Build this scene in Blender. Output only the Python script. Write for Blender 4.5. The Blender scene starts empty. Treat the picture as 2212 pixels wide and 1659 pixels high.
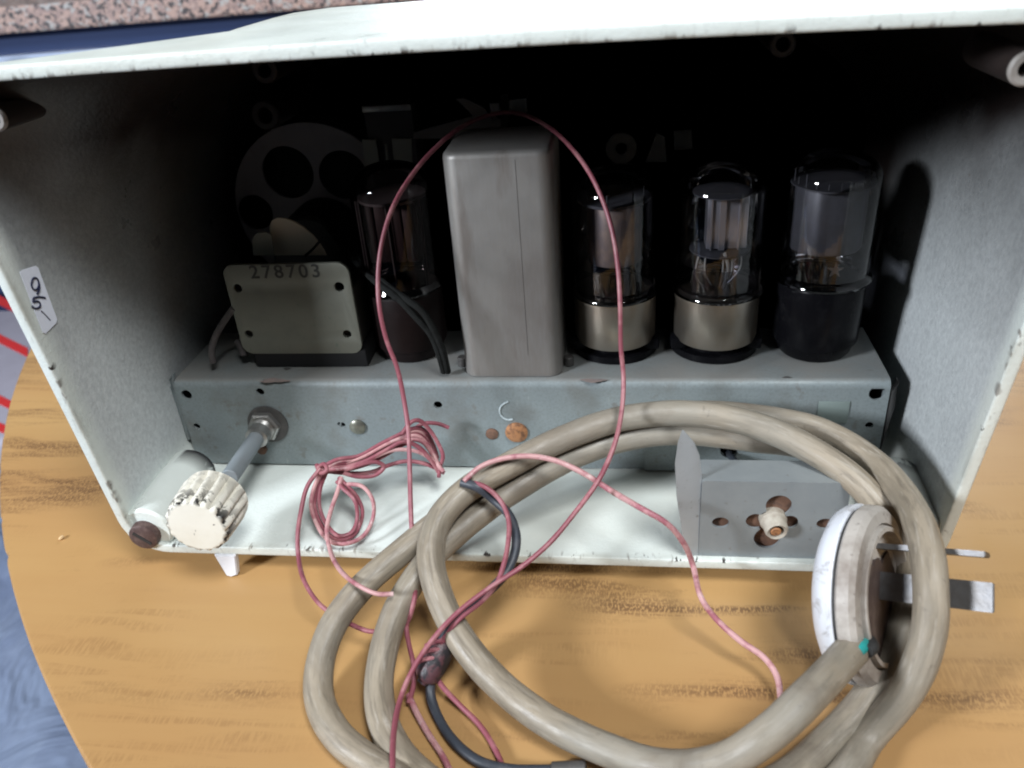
import bpy, bmesh, math, random
import numpy as np
from mathutils import Vector, Matrix
random.seed(7)
sc = bpy.context.scene
COL = sc.collection
# ------------------------------------------------------------------ camera
F = 1800.0; CX, CY = 1106.0, 829.5          # picture measured on a 2212 x 1659 grid
d = np.array([250.0, 3100.0, F]); d /= np.linalg.norm(d)
Xc = -np.array([-F * F / 250.0, 0.0, F]); Xc /= np.linalg.norm(Xc)
Zc = -d; Yc = np.cross(Zc, Xc)
R = np.stack([Xc, Yc, Zc])
CAM = np.array([0.0370675, -0.2808726, 0.2184946])
right, down, fwd = R[:, 0], R[:, 1], R[:, 2]
cam = bpy.data.cameras.new('camera'); camo = bpy.data.objects.new('camera', cam); COL.objects.link(camo)
M = Matrix.Identity(4)
for i in range(3):
    M[i][0] = right[i]; M[i][1] = -down[i]; M[i][2] = -fwd[i]; M[i][3] = CAM[i]
camo.matrix_world = M
cam.sensor_width = 36; cam.lens = 36 * F / 2212.0
cam.clip_start = 0.01; cam.clip_end = 20
cam.dof.use_dof = True; cam.dof.focus_distance = 0.31; cam.dof.aperture_fstop = 15.0
sc.camera = camo
# ------------------------------------------------------------------ world, lamps, exposure
w = bpy.data.worlds.new('World'); sc.world = w; w.use_nodes = True
w.node_tree.nodes['Background'].inputs[0].default_value = (0.62, 0.74, 0.86, 1)
w.node_tree.nodes['Background'].inputs[1].default_value = 0.022
def area(name, loc, target, sx, sy, power, col):
    l = bpy.data.lights.new(name, 'AREA'); l.shape = 'RECTANGLE'; l.size = sx; l.size_y = sy
    l.energy = power; l.color = col
    o = bpy.data.objects.new(name, l); COL.objects.link(o); o.location = loc
    o.rotation_euler = (Vector(target) - Vector(loc)).to_track_quat('-Z', 'Y').to_euler()
    return o
area('window_light', (-1.10, -0.92, 0.68), (0.05, 0.0, 0.10), 0.24, 0.24, 31, (0.88, 0.93, 1.0))
area('ceiling_light', (0.50, -0.74, 1.5), (0.0, -0.05, 0.0), 0.48, 0.48, 30, (0.97, 0.99, 1.0))
area('far_window_light', (0.25, 2.0, 0.66), (0.0, 0.0, 0.18), 1.5, 0.8, 62, (0.88, 0.95, 1.0))
sc.view_settings.view_transform = 'Standard'; sc.view_settings.look = 'None'
sc.view_settings.exposure = 0.0; sc.view_settings.gamma = 1.0
sc.cycles.max_bounces = 8; sc.cycles.transparent_max_bounces = 16
sc.cycles.filter_width = 2.0
sc.cycles.sample_clamp_indirect = 4.0
sc.cycles.use_denoising = True
# ------------------------------------------------------------------ helpers
def ray(u, v): return R @ np.array([u - CX, v - CY, F])
def on(u, v, axis, val):                     # a point seen at (u,v), lying in the plane axis = val
    r = ray(u, v); return Vector(CAM + (val - CAM[axis]) / r[axis] * r)
def Y(u, v, y): return on(u, v, 1, y)
def Zp(u, v, z): return on(u, v, 2, z)
def hit(u, v, f, a=0.05, b=1.2):             # first sign change of f along the line of sight
    r = ray(u, v) / F
    prev = a; fp = f(CAM + r * a)
    n = 300
    for i in range(1, n + 1):
        t = a + (b - a) * i / n; ft = f(CAM + r * t)
        if (fp > 0) != (ft > 0):
            lo, hi = prev, t
            for _ in range(40):
                m = (lo + hi) / 2
                if (f(CAM + r * m) > 0) == (fp > 0): lo = m
                else: hi = m
            return Vector(CAM + r * lo)
        prev, fp = t, ft
    return Vector(CAM + r * b)

BASE = {}
def thing(name, label, cat, loc, group=None):
    o = bpy.data.objects.new(name, None); COL.objects.link(o); o.location = loc
    o.empty_display_size = 0.01
    BASE[o] = Vector(loc); tag(o, label, cat, group); return o
def tag(o, label, cat, group=None):
    o['label'] = label; o['category'] = cat
    if group: o['group'] = group
    return o
def obj(name, bm, m, parent=None, smooth=True, angle=35):
    """link a bmesh given in world coordinates as one object"""
    me = bpy.data.meshes.new(name)
    b = BASE[parent] if parent is not None else Vector((0, 0, 0))
    bm.transform(Matrix.Translation(-b))
    bmesh.ops.recalc_face_normals(bm, faces=bm.faces)
    bm.to_mesh(me); bm.free()
    for mm in (m if isinstance(m, list) else [m]): me.materials.append(mm)
    if smooth:
        me.shade_smooth()
        try: me.set_sharp_from_angle(angle=math.radians(angle))
        except Exception: pass
    o = bpy.data.objects.new(name, me); COL.objects.link(o)
    if parent is not None:
        o.parent = parent
    BASE[o] = b
    return o
def NB(): return bmesh.new()
def frame(ax):
    ax = Vector(ax).normalized()
    t = Vector((0, 0, 1)) if abs(ax.z) < 0.9 else Vector((0, 1, 0))
    u = t.cross(ax).normalized(); return ax, u, ax.cross(u)
def lathe(bm, base, axis, prof, seg=40, cap=True, fn=None):
    """prof = [(radius, distance along axis)...]"""
    base = Vector(base); ax, u, v = frame(axis)
    rings = []
    for r, h in prof:
        ring = []
        for k in range(seg):
            a = 2 * math.pi * k / seg
            rr = r * (fn(a, h) if fn else 1)
            ring.append(bm.verts.new(base + ax * h + (u * math.cos(a) + v * math.sin(a)) * rr))
        rings.append(ring)
    for a, b in zip(rings, rings[1:]):
        for k in range(seg):
            bm.faces.new((a[k], a[(k + 1) % seg], b[(k + 1) % seg], b[k]))
    if cap:
        if prof[0][0] > 1e-6: bm.faces.new(rings[0][::-1])
        if prof[-1][0] > 1e-6: bm.faces.new(rings[-1])
    return bm
def cyl(bm, p, axis, r, h, seg=32, bev=0.0003):
    bev = min(bev, r * .3, h * .3)
    return lathe(bm, p, axis, [(r - bev, 0), (r, bev), (r, h - bev), (r - bev, h)], seg)
def box(bm, x0, x1, y0, y1, z0, z1, bev=0.0, seg=2):
    r = bmesh.ops.create_cube(bm, size=1.0)
    vs = r['verts']
    for q in vs:
        q.co = Vector(((x0 + x1) / 2 + q.co.x * (x1 - x0), (y0 + y1) / 2 + q.co.y * (y1 - y0), (z0 + z1) / 2 + q.co.z * (z1 - z0)))
    if bev:
        es = list({e for q in vs for e in q.link_edges})
        bmesh.ops.bevel(bm, geom=es, offset=bev, segments=seg, affect='EDGES', profile=0.5)
    return bm
def prism(bm, pts, vec, bev=0.0):
    """flat polygon pushed along vec"""
    vec = Vector(vec)
    a = [bm.verts.new(Vector(p)) for p in pts]; b = [bm.verts.new(Vector(p) + vec) for p in pts]
    fs = [bm.faces.new(a[::-1]), bm.faces.new(b)]
    n = len(a)
    for k in range(n): fs.append(bm.faces.new((a[k], a[(k + 1) % n], b[(k + 1) % n], b[k])))
    if bev:
        es = list({e for f in fs[:2] for e in f.edges})
        bmesh.ops.bevel(bm, geom=es, offset=bev, segments=2, affect='EDGES')
    return bm
def plate(bm, outline, holes, origin, ux, uy, th, bev=0.0):
    """sheet with real holes: outline and holes are 2D lists in the frame origin + x*ux + y*uy, thickness th centred"""
    cu = bpy.data.curves.new('c', 'CURVE'); cu.dimensions = '2D'; cu.fill_mode = 'BOTH'
    cu.extrude = th / 2 - bev; cu.bevel_depth = bev; cu.bevel_resolution = 1; cu.offset = -bev
    for loop in [outline] + holes:
        s = cu.splines.new('POLY'); s.points.add(len(loop) - 1)
        for i, (x, y) in enumerate(loop): s.points[i].co = (x * 100, y * 100, 0, 1)
        s.use_cyclic_u = True
    cu.extrude *= 100; cu.bevel_depth *= 100; cu.offset *= 100
    merge_curve(bm, cu, origin, ux, uy, 0.01)
    return bm
def merge_curve(bm, cu, origin, ux, uy, s):
    o = bpy.data.objects.new('c', cu); COL.objects.link(o)
    dg = bpy.context.evaluated_depsgraph_get(); dg.update()
    me = bpy.data.meshes.new_from_object(o.evaluated_get(dg))
    ux = Vector(ux).normalized(); uy = Vector(uy).normalized(); n = ux.cross(uy)
    T = Matrix.Identity(4)
    for i in range(3):
        T[i][0] = ux[i] * s; T[i][1] = uy[i] * s; T[i][2] = n[i] * s; T[i][3] = origin[i]
    me.transform(T); bm.from_mesh(me)
    bmesh.ops.remove_doubles(bm, verts=bm.verts, dist=1e-6)
    bpy.data.objects.remove(o); bpy.data.curves.remove(cu); bpy.data.meshes.remove(me)
def text(bm, s, origin, ux, uy, size, th=0.0001, off=0.0, shear=0.0, sx=1.0):
    cu = bpy.data.curves.new('t', 'FONT'); cu.body = s; cu.size = 1; cu.extrude = th / size; cu.offset = off; cu.shear = shear
    cu.space_character = sx; cu.align_x = 'CENTER'; cu.align_y = 'CENTER'
    merge_curve(bm, cu, origin, ux, uy, size)
def circ(x, y, r, n=20, sy=1.0): return [(x + r * math.cos(2 * math.pi * k / n), y + sy * r * math.sin(2 * math.pi * k / n)) for k in range(n)]
def rrect(x0, x1, y0, y1, r, n=6):
    out = []
    for cx, cy, a0 in ((x1 - r, y1 - r, 0), (x0 + r, y1 - r, 90), (x0 + r, y0 + r, 180), (x1 - r, y0 + r, 270)):
        for k in range(n + 1):
            a = math.radians(a0 + 90 * k / n); out.append((cx + r * math.cos(a), cy + r * math.sin(a)))
    return out
def smooth_path(P, sub=10):
    P = [Vector(p) for p in P]; out = []
    Q = [P[0] * 2 - P[1]] + P + [P[-1] * 2 - P[-2]]
    for i in range(1, len(Q) - 2):
        p0, p1, p2, p3 = Q[i - 1:i + 3]
        t0 = 0.0; t1 = t0 + max((p1 - p0).length, 1e-6) ** .5; t2 = t1 + max((p2 - p1).length, 1e-6) ** .5; t3 = t2 + max((p3 - p2).length, 1e-6) ** .5
        for k in range(sub):
            t = t1 + (t2 - t1) * k / sub
            a1 = p0 * ((t1 - t) / (t1 - t0)) + p1 * ((t - t0) / (t1 - t0)); a2 = p1 * ((t2 - t) / (t2 - t1)) + p2 * ((t - t1) / (t2 - t1))
            a3 = p2 * ((t3 - t) / (t3 - t2)) + p3 * ((t - t2) / (t3 - t2))
            b1 = a1 * ((t2 - t) / (t2 - t0)) + a2 * ((t - t0) / (t2 - t0)); b2 = a2 * ((t3 - t) / (t3 - t1)) + a3 * ((t - t1) / (t3 - t1))
            out.append(b1 * ((t2 - t) / (t2 - t1)) + b2 * ((t - t1) / (t2 - t1)))
    out.append(P[-1]); return out
def relax(P, it=2):
    for _ in range(it):
        P = [P[0]] + [(P[i - 1] + P[i] * 2 + P[i + 1]) / 4 for i in range(1, len(P) - 1)] + [P[-1]]
    return P
def tube(bm, P, r, seg=12, sub=10, wob=0.0, smooth=True, ribs=0):
    st = bm.verts.layers.float_vector.get('st') or bm.verts.layers.float_vector.new('st')
    P = relax(smooth_path(P, sub), 3) if smooth else [Vector(p) for p in P]
    T = [(P[min(i + 1, len(P) - 1)] - P[max(i - 1, 0)]).normalized() for i in range(len(P))]
    _, u, v = frame(T[0]); rings = []; ph = random.random() * 9; L = 0
    for i, p in enumerate(P):
        if i: L += (P[i] - P[i - 1]).length
        u = (u - T[i] * u.dot(T[i])).normalized(); v = T[i].cross(u)
        rr = r(i / (len(P) - 1)) if callable(r) else r
        rr *= 1 + wob * (math.sin(L * 170 + ph) * .5 + math.sin(L * 413 + ph * 2) * .3 + math.sin(L * 61 + ph) * .6)
        ring = []
        for k in range(seg):
            a = 2 * math.pi * k / seg
            q = 1 + (ribs * math.cos(2 * (a - L * 900)) if ribs else 0)
            nv = bm.verts.new(p + (u * math.cos(a) + v * math.sin(a)) * rr * q); nv[st] = (math.cos(a) * 1.0, math.sin(a) * 1.0, L * 28 + ph); ring.append(nv)
        rings.append(ring)
    for a, b in zip(rings, rings[1:]):
        for k in range(seg): bm.faces.new((a[k], a[(k + 1) % seg], b[(k + 1) % seg], b[k]))
    bm.faces.new(rings[0][::-1]); bm.faces.new(rings[-1]); return bm
# ------------------------------------------------------------------ materials
class Mat:
    def __init__(s, name, col, rough=0.5, metal=0.0, spec=0.5):
        s.m = bpy.data.materials.new(name); s.m.use_nodes = True; s.t = s.m.node_tree; s.N = s.t.nodes; s.L = s.t.links
        s.b = s.N['Principled BSDF']; s.b.inputs['Roughness'].default_value = rough; s.b.inputs['Metallic'].default_value = metal
        s.b.inputs['Specular IOR Level'].default_value = spec
        s.tc = s.N.new('ShaderNodeTexCoord')
        rgb = s.N.new('ShaderNodeRGB'); rgb.outputs[0].default_value = (*col, 1); s.c = rgb.outputs[0]; s.h = None; s.fin()
    def fin(s):
        s.L.new(s.c, s.b.inputs['Base Color']); return s.m
    def mapping(s, scale=(1, 1, 1), rot=(0, 0, 0)):
        mp = s.N.new('ShaderNodeMapping'); mp.inputs['Scale'].default_value = scale; mp.inputs['Rotation'].default_value = rot
        s.L.new(s.tc.outputs['Object'], mp.inputs[0]); return mp.outputs[0]
    def noise(s, scale, detail=4, rough=.6, vec=None, dist=0.0):
        n = s.N.new('ShaderNodeTexNoise'); n.inputs['Scale'].default_value = scale; n.inputs['Detail'].default_value = detail
        n.inputs['Roughness'].default_value = rough; n.inputs['Distortion'].default_value = dist
        s.L.new(vec or s.tc.outputs['Object'], n.inputs['Vector']); return n.outputs['Fac']
    def ramp(s, fac, a, b, va=0.0, vb=1.0):
        r = s.N.new('ShaderNodeMapRange'); r.clamp = True
        for k, x in zip(('From Min', 'From Max', 'To Min', 'To Max'), (a, b, va, vb)): r.inputs[k].default_value = x
        s.L.new(fac, r.inputs['Value']); return r.outputs[0]
    def math(s, op, a, b):
        n = s.N.new('ShaderNodeMath'); n.operation = op
        for i, x in enumerate((a, b)):
            if isinstance(x, (int, float)): n.inputs[i].default_value = x
            else: s.L.new(x, n.inputs[i])
        return n.outputs[0]
    def mix(s, fac, col):
        n = s.N.new('ShaderNodeMix'); n.data_type = 'RGBA'
        if isinstance(fac, (int, float)): n.inputs['Factor'].default_value = fac
        else: s.L.new(fac, n.inputs['Factor'])
        s.L.new(s.c, n.inputs['A']); n.inputs['B'].default_value = (*col, 1); s.c = n.outputs['Result']; s.fin(); return s
    def blotch(s, scale, lo, hi, col, amt=1.0, detail=5, vec=None, dist=0.0):
        return s.mix(s.ramp(s.noise(scale, detail, vec=vec, dist=dist), lo, hi, 0, amt), col)
    def bump(s, fac, strength=.3, distance=.0002):
        n = s.N.new('ShaderNodeBump'); n.inputs['Strength'].default_value = strength; n.inputs['Distance'].default_value = distance
        s.L.new(fac, n.inputs['Height'])
        if s.h is not None: s.L.new(s.h, n.inputs['Normal'])
        s.h = n.outputs[0]; s.L.new(s.h, s.b.inputs['Normal']); return s
    def rough(s, fac, a, b, va, vb):
        s.L.new(s.ramp(fac, a, b, va, vb), s.b.inputs['Roughness']); return s
    def attr(s, name):
        a = s.N.new('ShaderNodeAttribute'); a.attribute_name = name; return a.outputs['Fac']
    def xyz(s):
        n = s.N.new('ShaderNodeSeparateXYZ'); s.L.new(s.tc.outputs['Object'], n.inputs[0]); return n.outputs

# painted bakelite cabinet: white brush paint over dark brown moulding
def cabinet_material():
    m = Mat('painted_bakelite', (0.66, 0.71, 0.68), 0.32)
    m.blotch(28, .42, .75, (0.52, 0.56, 0.52), .55)
    m.blotch(9, .5, .7, (0.60, 0.57, 0.48), .35)
    x = m.xyz()
    # bare moulding deep inside, with the shade of upper walls and ceiling painted in (object origin is at the cabinet's base on the table)
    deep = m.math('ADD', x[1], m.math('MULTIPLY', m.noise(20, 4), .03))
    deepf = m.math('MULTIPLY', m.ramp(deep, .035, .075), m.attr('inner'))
    roof_shade = m.math('MULTIPLY', m.ramp(m.math('ADD', m.math('ADD', x[2], m.math('MULTIPLY', x[1], .20)), m.math('MULTIPLY', m.noise(24, 4), .03)), .088, .165), m.attr('inner'))
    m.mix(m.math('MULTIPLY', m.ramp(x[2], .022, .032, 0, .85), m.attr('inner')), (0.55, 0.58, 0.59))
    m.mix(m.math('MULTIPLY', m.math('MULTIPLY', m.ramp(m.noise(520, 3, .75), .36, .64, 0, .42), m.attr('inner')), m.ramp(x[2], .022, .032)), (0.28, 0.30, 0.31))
    m.mix(deepf, (0.022, 0.016, 0.014)); m.mix(roof_shade, (0.022, 0.017, 0.016))
    # chips along the arrises
    vec = m.mapping((1, 1, .25))
    chip = m.math('MULTIPLY', m.ramp(m.noise(330, 3, vec=m.mapping((1, .35, .6))), .63, .66), m.attr('edge'))
    m.mix(chip, (0.03, 0.022, 0.02))
    m.mix(m.math('MULTIPLY', m.ramp(m.noise(210, 4, vec=m.mapping((1, .5, 1))), .36, .42), m.attr('worn')), (0.018, 0.016, 0.018))
    crk = m.math('MULTIPLY', m.ramp(m.noise(420, 2, vec=m.mapping((1, .15, .3))), .60, .66, 0, .8), m.attr('edge'))
    m.mix(crk, (0.16, 0.14, 0.12))
    m.mix(m.math('MULTIPLY', m.ramp(m.noise(60, 5), .45, .6, 0, .45), m.attr('edge')), (0.30, 0.29, 0.24))
    # specks of dirt
    m.blotch(260, .72, .76, (0.12, 0.10, 0.08), .7)
    m.bump(m.noise(600, 4, .75), .55, .0004); m.bump(m.noise(70, 3, vec=m.mapping((1, .3, 1))), .25, .0006)
    m.rough(m.noise(40, 4), .3, .7, .24, .42)
    return m.m
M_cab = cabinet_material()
def simple(name, col, rough=.5, metal=0., b1=None, b2=None, bumpv=None, spec=.5):
    m = Mat(name, col, rough, metal, spec)
    if b1: m.blotch(*b1)
    if b2: m.blotch(*b2)
    if bumpv: m.bump(m.noise(bumpv[0], 4), bumpv[1], bumpv[2])
    return m.m
def chassis_material():
    m = Mat('aged_zinc_plate', (0.215, 0.252, 0.262), .55, .2)
    m.blotch(22, .4, .7, (0.265, 0.305, 0.31), .8); m.blotch(60, .5, .72, (0.17, 0.175, 0.165), .7)
    m.blotch(900, .45, .75, (0.13, 0.14, 0.14), .45); m.blotch(180, .62, .70, (0.15, 0.13, 0.115), .5)
    xx = m.xyz(); m.mix(m.math('MULTIPLY', m.ramp(xx[2], .0405, .0413), m.ramp(m.noise(55, 5), .35, .6, .35, .85)), (0.25, 0.245, 0.23))
    m.blotch(320, .68, .74, (0.42, 0.46, 0.45), .35, vec=m.mapping((1, 1, .3)))
    m.rough(m.noise(80, 4), .3, .7, .42, .62); m.bump(m.noise(600, 3), .15, .0001)
    return m.m
M_chas = chassis_material()
M_rust = simple('rust', (0.16, 0.085, 0.055), .85, 0, (400, .45, .65, (0.07, 0.045, 0.035), .8), (120, .5, .7, (0.25, .12, .07), .5), (900, .5, .0002))
M_stain = simple('rust_stain', (0.24, 0.19, 0.175), .8, 0, (300, .45, .65, (0.19, 0.165, 0.16), .8))
M_copper = simple('coppery_rust', (0.42, 0.20, 0.09), .6, .3, (500, .45, .65, (0.12, 0.06, 0.04), .8), None, (900, .5, .0002))
M_steel = simple('dull_steel', (0.36, 0.36, 0.35), .38, .85, (300, .45, .7, (0.20, 0.17, 0.14), .5), None, (800, .2, .0001))
M_dark = simple('dark_steel', (0.075, 0.072, 0.07), .5, .3, (300, .5, .7, (0.15, 0.13, 0.12), .5))
M_screw = simple('brown_screw', (0.075, 0.045, 0.042), .55, .2, (500, .45, .65, (0.15, 0.10, 0.09), .7), None, (700, .5, .0002))
def can_material():
    m = Mat('grey_aluminium', (0.265, 0.255, 0.24), .5, .45)
    m.blotch(30, .45, .7, (0.18, 0.155, 0.145), .6, vec=m.mapping((1, 1, .4)))
    m.blotch(1200, .4, .8, (0.29, 0.29, 0.29), .4, vec=m.mapping((1, 1, .12)))
    m.blotch(90, .58, .7, (0.15, 0.12, 0.10), .5, vec=m.mapping((1, 1, .2)))
    m.bump(m.noise(700, 3), .2, .0001); m.rough(m.noise(60, 3), .3, .7, .40, .58)
    return m.m
M_can = can_material()
M_bake = simple('black_bakelite', (0.004, 0.004, 0.005), .25, 0, (200, .5, .7, (0.010, 0.010, 0.011), .6), None, None, .08)
M_brownbake = simple('brown_bakelite', (0.010, 0.006, 0.006), .45, 0, (200, .5, .7, (0.016, 0.010, 0.010), .6), None, None, .15)
M_brass = simple('tarnished_tube_base', (0.34, 0.305, 0.26), .34, .9, (60, .45, .65, (0.30, 0.24, 0.18), .6))
M_plateA = simple('grey_anode', (0.062, 0.062, 0.068), .45, .4, (200, .4, .7, (0.09, .09, .11), .5))
M_plateB = simple('bright_anode', (0.42, 0.41, 0.44), .32, .8, (150, .5, .7, (0.3, .3, .36), .6))
M_plateC = simple('brown_anode', (0.30, 0.22, 0.18), .42, .6, (90, .4, .6, (0.14, .12, .13), .8))
M_plateD = simple('red_brown_anode', (0.045, 0.026, 0.026), .5, .5, (120, .4, .7, (0.02, .012, .012), .6))
M_dimwire = simple('dim_support_wire', (0.12, 0.10, 0.10), .4, .5)
M_getter = simple('getter_flash', (0.045, 0.045, 0.06), .22, .8, (300, .4, .7, (0.02, .02, .025), .5))
M_mica = simple('mica_and_wire', (0.5, 0.5, 0.48), .3, .5)
M_cream = simple('cream_card', (0.52, 0.48, 0.38), .7, 0, (60, .45, .7, (0.42, 0.385, 0.31), .5), (500, .66, .72, (0.2, 0.17, 0.12), .6))
M_plate = simple('khaki_painted_plate', (0.165, 0.17, 0.14), .6, 0, (110, .5, .72, (0.12, 0.125, 0.105), .5), (500, .66, .72, (0.07, 0.12, 0.09), .8), (900, .2, .0001))
M_ink = simple('black_ink', (0.02, 0.02, 0.02), .7)
M_inkworn = simple('worn_black_ink', (0.03, 0.03, 0.028), .7, 0, (900, .54, .66, (0.10, 0.105, 0.085), .3))
M_penink = simple('blue_black_pen_ink', (0.015, 0.018, 0.05), .5)
M_paper = simple('white_paper_sticker', (0.72, 0.76, 0.86), .6, 0, (100, .5, .7, (0.6, 0.63, 0.7), .5))
M_spk = simple('speaker_frame_paint', (0.36, 0.33, 0.35), .6, .2, (80, .5, .7, (0.26, 0.24, 0.25), .5))
M_black = simple('void_black', (0.006, 0.006, 0.007), .9)
M_cone = simple('paper_cone', (0.012, 0.011, 0.011), .9)
def knob_material(side):
    m = Mat('knob_paint', (0.74, 0.72, 0.64), .4)
    m.blotch(60, .45, .7, (0.62, 0.58, 0.48), .5)
    chip = m.math('MULTIPLY', m.ramp(m.noise(190, 4), .48, .52), m.attr('edge'))
    m.mix(chip, (0.015, 0.014, 0.014))
    m.blotch(230, .68, .71, (0.05, .045, .04), .8)
    m.bump(m.noise(300, 3), .3, .0003); return m.m
M_knob = knob_material(True)
def cord_material():
    m = Mat('grubby_rubber_sheath', (0.39, 0.335, 0.265), .34)
    m.blotch(38, .42, .66, (0.25, 0.215, 0.165), .85, dist=.5); m.blotch(130, .55, .75, (0.19, 0.165, 0.13), .5, dist=.8)
    m.blotch(70, .58, .75, (0.46, 0.42, 0.37), .6)
    m.blotch(420, .66, .72, (0.10, 0.08, 0.06), .7)
    m.rough(m.noise(120, 4), .35, .65, .26, .5); m.bump(m.noise(260, 4), .35, .0005); m.bump(m.noise(60, 2), .3, .001)
    return m.m
def cord_material():
    m = Mat('grubby_rubber_sheath', (0.315, 0.268, 0.205), .48, 0, .4)
    a = m.N.new('ShaderNodeAttribute'); a.attribute_name = 'st'; st = a.outputs['Vector']
    m.blotch(1.1, .42, .62, (0.20, 0.17, 0.128), .85, vec=st, dist=.4)          # long smears that follow the cord
    m.blotch(2.6, .50, .68, (0.125, 0.105, 0.08), .65, vec=st, dist=.3)
    m.blotch(3.4, .56, .70, (0.43, 0.395, 0.345), .6, vec=st)
    m.blotch(14, .45, .65, (0.255, 0.24, 0.205), .8); m.blotch(28, .52, .66, (0.15, 0.122, 0.092), .6, dist=.5)
    m.blotch(260, .64, .72, (0.09, 0.072, 0.058), .35, dist=.4)
    m.rough(m.noise(90, 4), .35, .65, .36, .58); m.bump(m.noise(3.0, 4, vec=st), .35, .0005); m.bump(m.noise(60, 2), .25, .0008); m.bump(m.noise(700, 3), .15, .0002)
    return m.m
M_cord = cord_material()
M_pink = simple('pink_wire_sleeve', (0.24, 0.066, 0.088), .5, 0, (130, .50, .62, (0.38, 0.17, 0.18), .7), (300, .58, .7, (0.24, 0.06, 0.08), .6), (500, .3, .0002))
M_pinkpale = simple('pale_pink_wire_sleeve', (0.50, 0.28, 0.28), .5, 0, (160, .46, .62, (0.30, 0.09, 0.12), .9), (300, .58, .7, (0.62, 0.5, 0.48), .6), (500, .3, .0002))
M_bwire = simple('blue_black_wire', (0.035, 0.042, 0.055), .5, 0, (200, .5, .7, (0.09, 0.09, 0.10), .5))
M_gwire = simple('grey_cloth_wire', (0.013, 0.014, 0.0135), .9, 0, (300, .45, .65, (0.006, 0.006, 0.006), .7), None, (1500, .6, .0003), .15)
M_tape = simple('black_tape', (0.022, 0.02, 0.024), .45, 0, (200, .5, .6, (0.16, 0.06, 0.07), .5), None, (200, .6, .001))
def plug_material():
    m = Mat('grimy_white_plug_plastic', (0.66, 0.69, 0.75), .38)
    m.blotch(110, .53, .66, (0.25, 0.23, 0.22), .6, dist=1.5); m.blotch(25, .5, .7, (0.5, .48, .45), .5); m.bump(m.noise(300, 3), .2, .0003)
    return m.m
M_plug = plug_material()
M_plugdirty = simple('stained_plug_plastic', (0.44, 0.41, 0.375), .5, 0, (50, .42, .60, (0.20, 0.165, 0.14), .85), (240, .62, .7, (0.08, .06, .05), .7), (300, .4, .0004))
M_scorch = simple('scorched_plug_face', (0.06, 0.04, 0.035), .7, 0, (120, .5, .7, (0.16, .12, .10), .6))
M_teal = simple('teal_insulation', (0.02, 0.28, 0.27), .4)
M_blade = simple('plug_blade', (0.17, 0.17, 0.175), .45, .7, (260, .4, .7, (0.13, .12, .11), .7), None, (500, .4, .0003))
M_bracket = simple('galvanised_bracket', (0.225, 0.25, 0.262), .5, .3, (35, .4, .7, (0.30, 0.325, 0.33), .8), (420, .64, .72, (0.17, .16, .16), .6), (300, .15, .0002))
def table_material():
    m = Mat('orange_wood_laminate', (0.43, 0.262, 0.108), .38)
    rot = (0, 0, math.radians(-12))
    m.blotch(9, .35, .7, (0.37, 0.205, 0.082), .9, vec=m.mapping((.25, 1.4, 1), rot))
    g = m.noise(62, 5, .65, vec=m.mapping((.13, 1, 1), rot), dist=.6)
    h = m.noise(18, 2, .5, vec=m.mapping((.5, 1.3, 1), rot))
    fine = m.noise(1500, 2, .5, vec=m.mapping((.9, .35, 1), rot))
    f = m.math('MULTIPLY', m.ramp(g, .48, .62), m.ramp(h, .44, .56))
    f = m.math('MULTIPLY', f, m.ramp(fine, .40, .54, .1, 1))
    m.mix(m.math('MULTIPLY', f, .85), (0.13, 0.066, 0.032))
    g2 = m.noise(120, 4, .6, vec=m.mapping((.10, 1, 1), (0, 0, math.radians(-16))), dist=.8); t2 = m.noise(700, 2, .5, vec=m.mapping((1.6, .25, 1), rot)); h2 = m.noise(12, 2, .5)
    f2 = m.math('MULTIPLY', m.math('MULTIPLY', m.ramp(g2, .50, .62), m.ramp(t2, .40, .56)), m.ramp(h2, .44, .60, .1, 1))
    m.mix(m.math('MULTIPLY', f2, .30), (0.19, 0.095, 0.04))
    m.blotch(230, .66, .74, (0.30, 0.17, 0.07), .35, vec=m.mapping((.3, 1, 1), rot))
    m.bump(m.noise(500, 3), .08, .0002); m.rough(m.noise(25, 4), .3, .7, .30, .45)
    return m.m
M_table = table_material()
def granite_material():
    m = Mat('pink_speckled_granite', (0.34, 0.25, 0.235), .35)
    m.blotch(150, .45, .52, (0.46, 0.33, 0.29), 1, 3); m.blotch(190, .52, .57, (0.07, 0.065, 0.07), 1, 3); m.blotch(130, .57, .61, (0.42, 0.42, 0.42), 1, 3)
    return m.m
M_granite = granite_material()
M_navy = simple('blue_cupboard_front', (0.035, 0.055, 0.13), .25)
M_highlight = simple('pale_blue_highlight', (0.42, 0.50, 0.66), .3)
M_floor = simple('blue_grey_vinyl', (0.055, 0.085, 0.165), .8, 0, (5, .4, .7, (0.03, 0.05, 0.11), .9), (14, .5, .7, (0.08, 0.12, 0.22), .8), None, .2)
M_bag = simple('lilac_grey_bag_cloth', (0.36, 0.35, 0.42), .7, 0, (15, .4, .7, (0.28, 0.27, 0.33), .6))
M_red = simple('red_stripe_cloth', (0.62, 0.03, 0.03), .6)
M_glass = None
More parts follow.
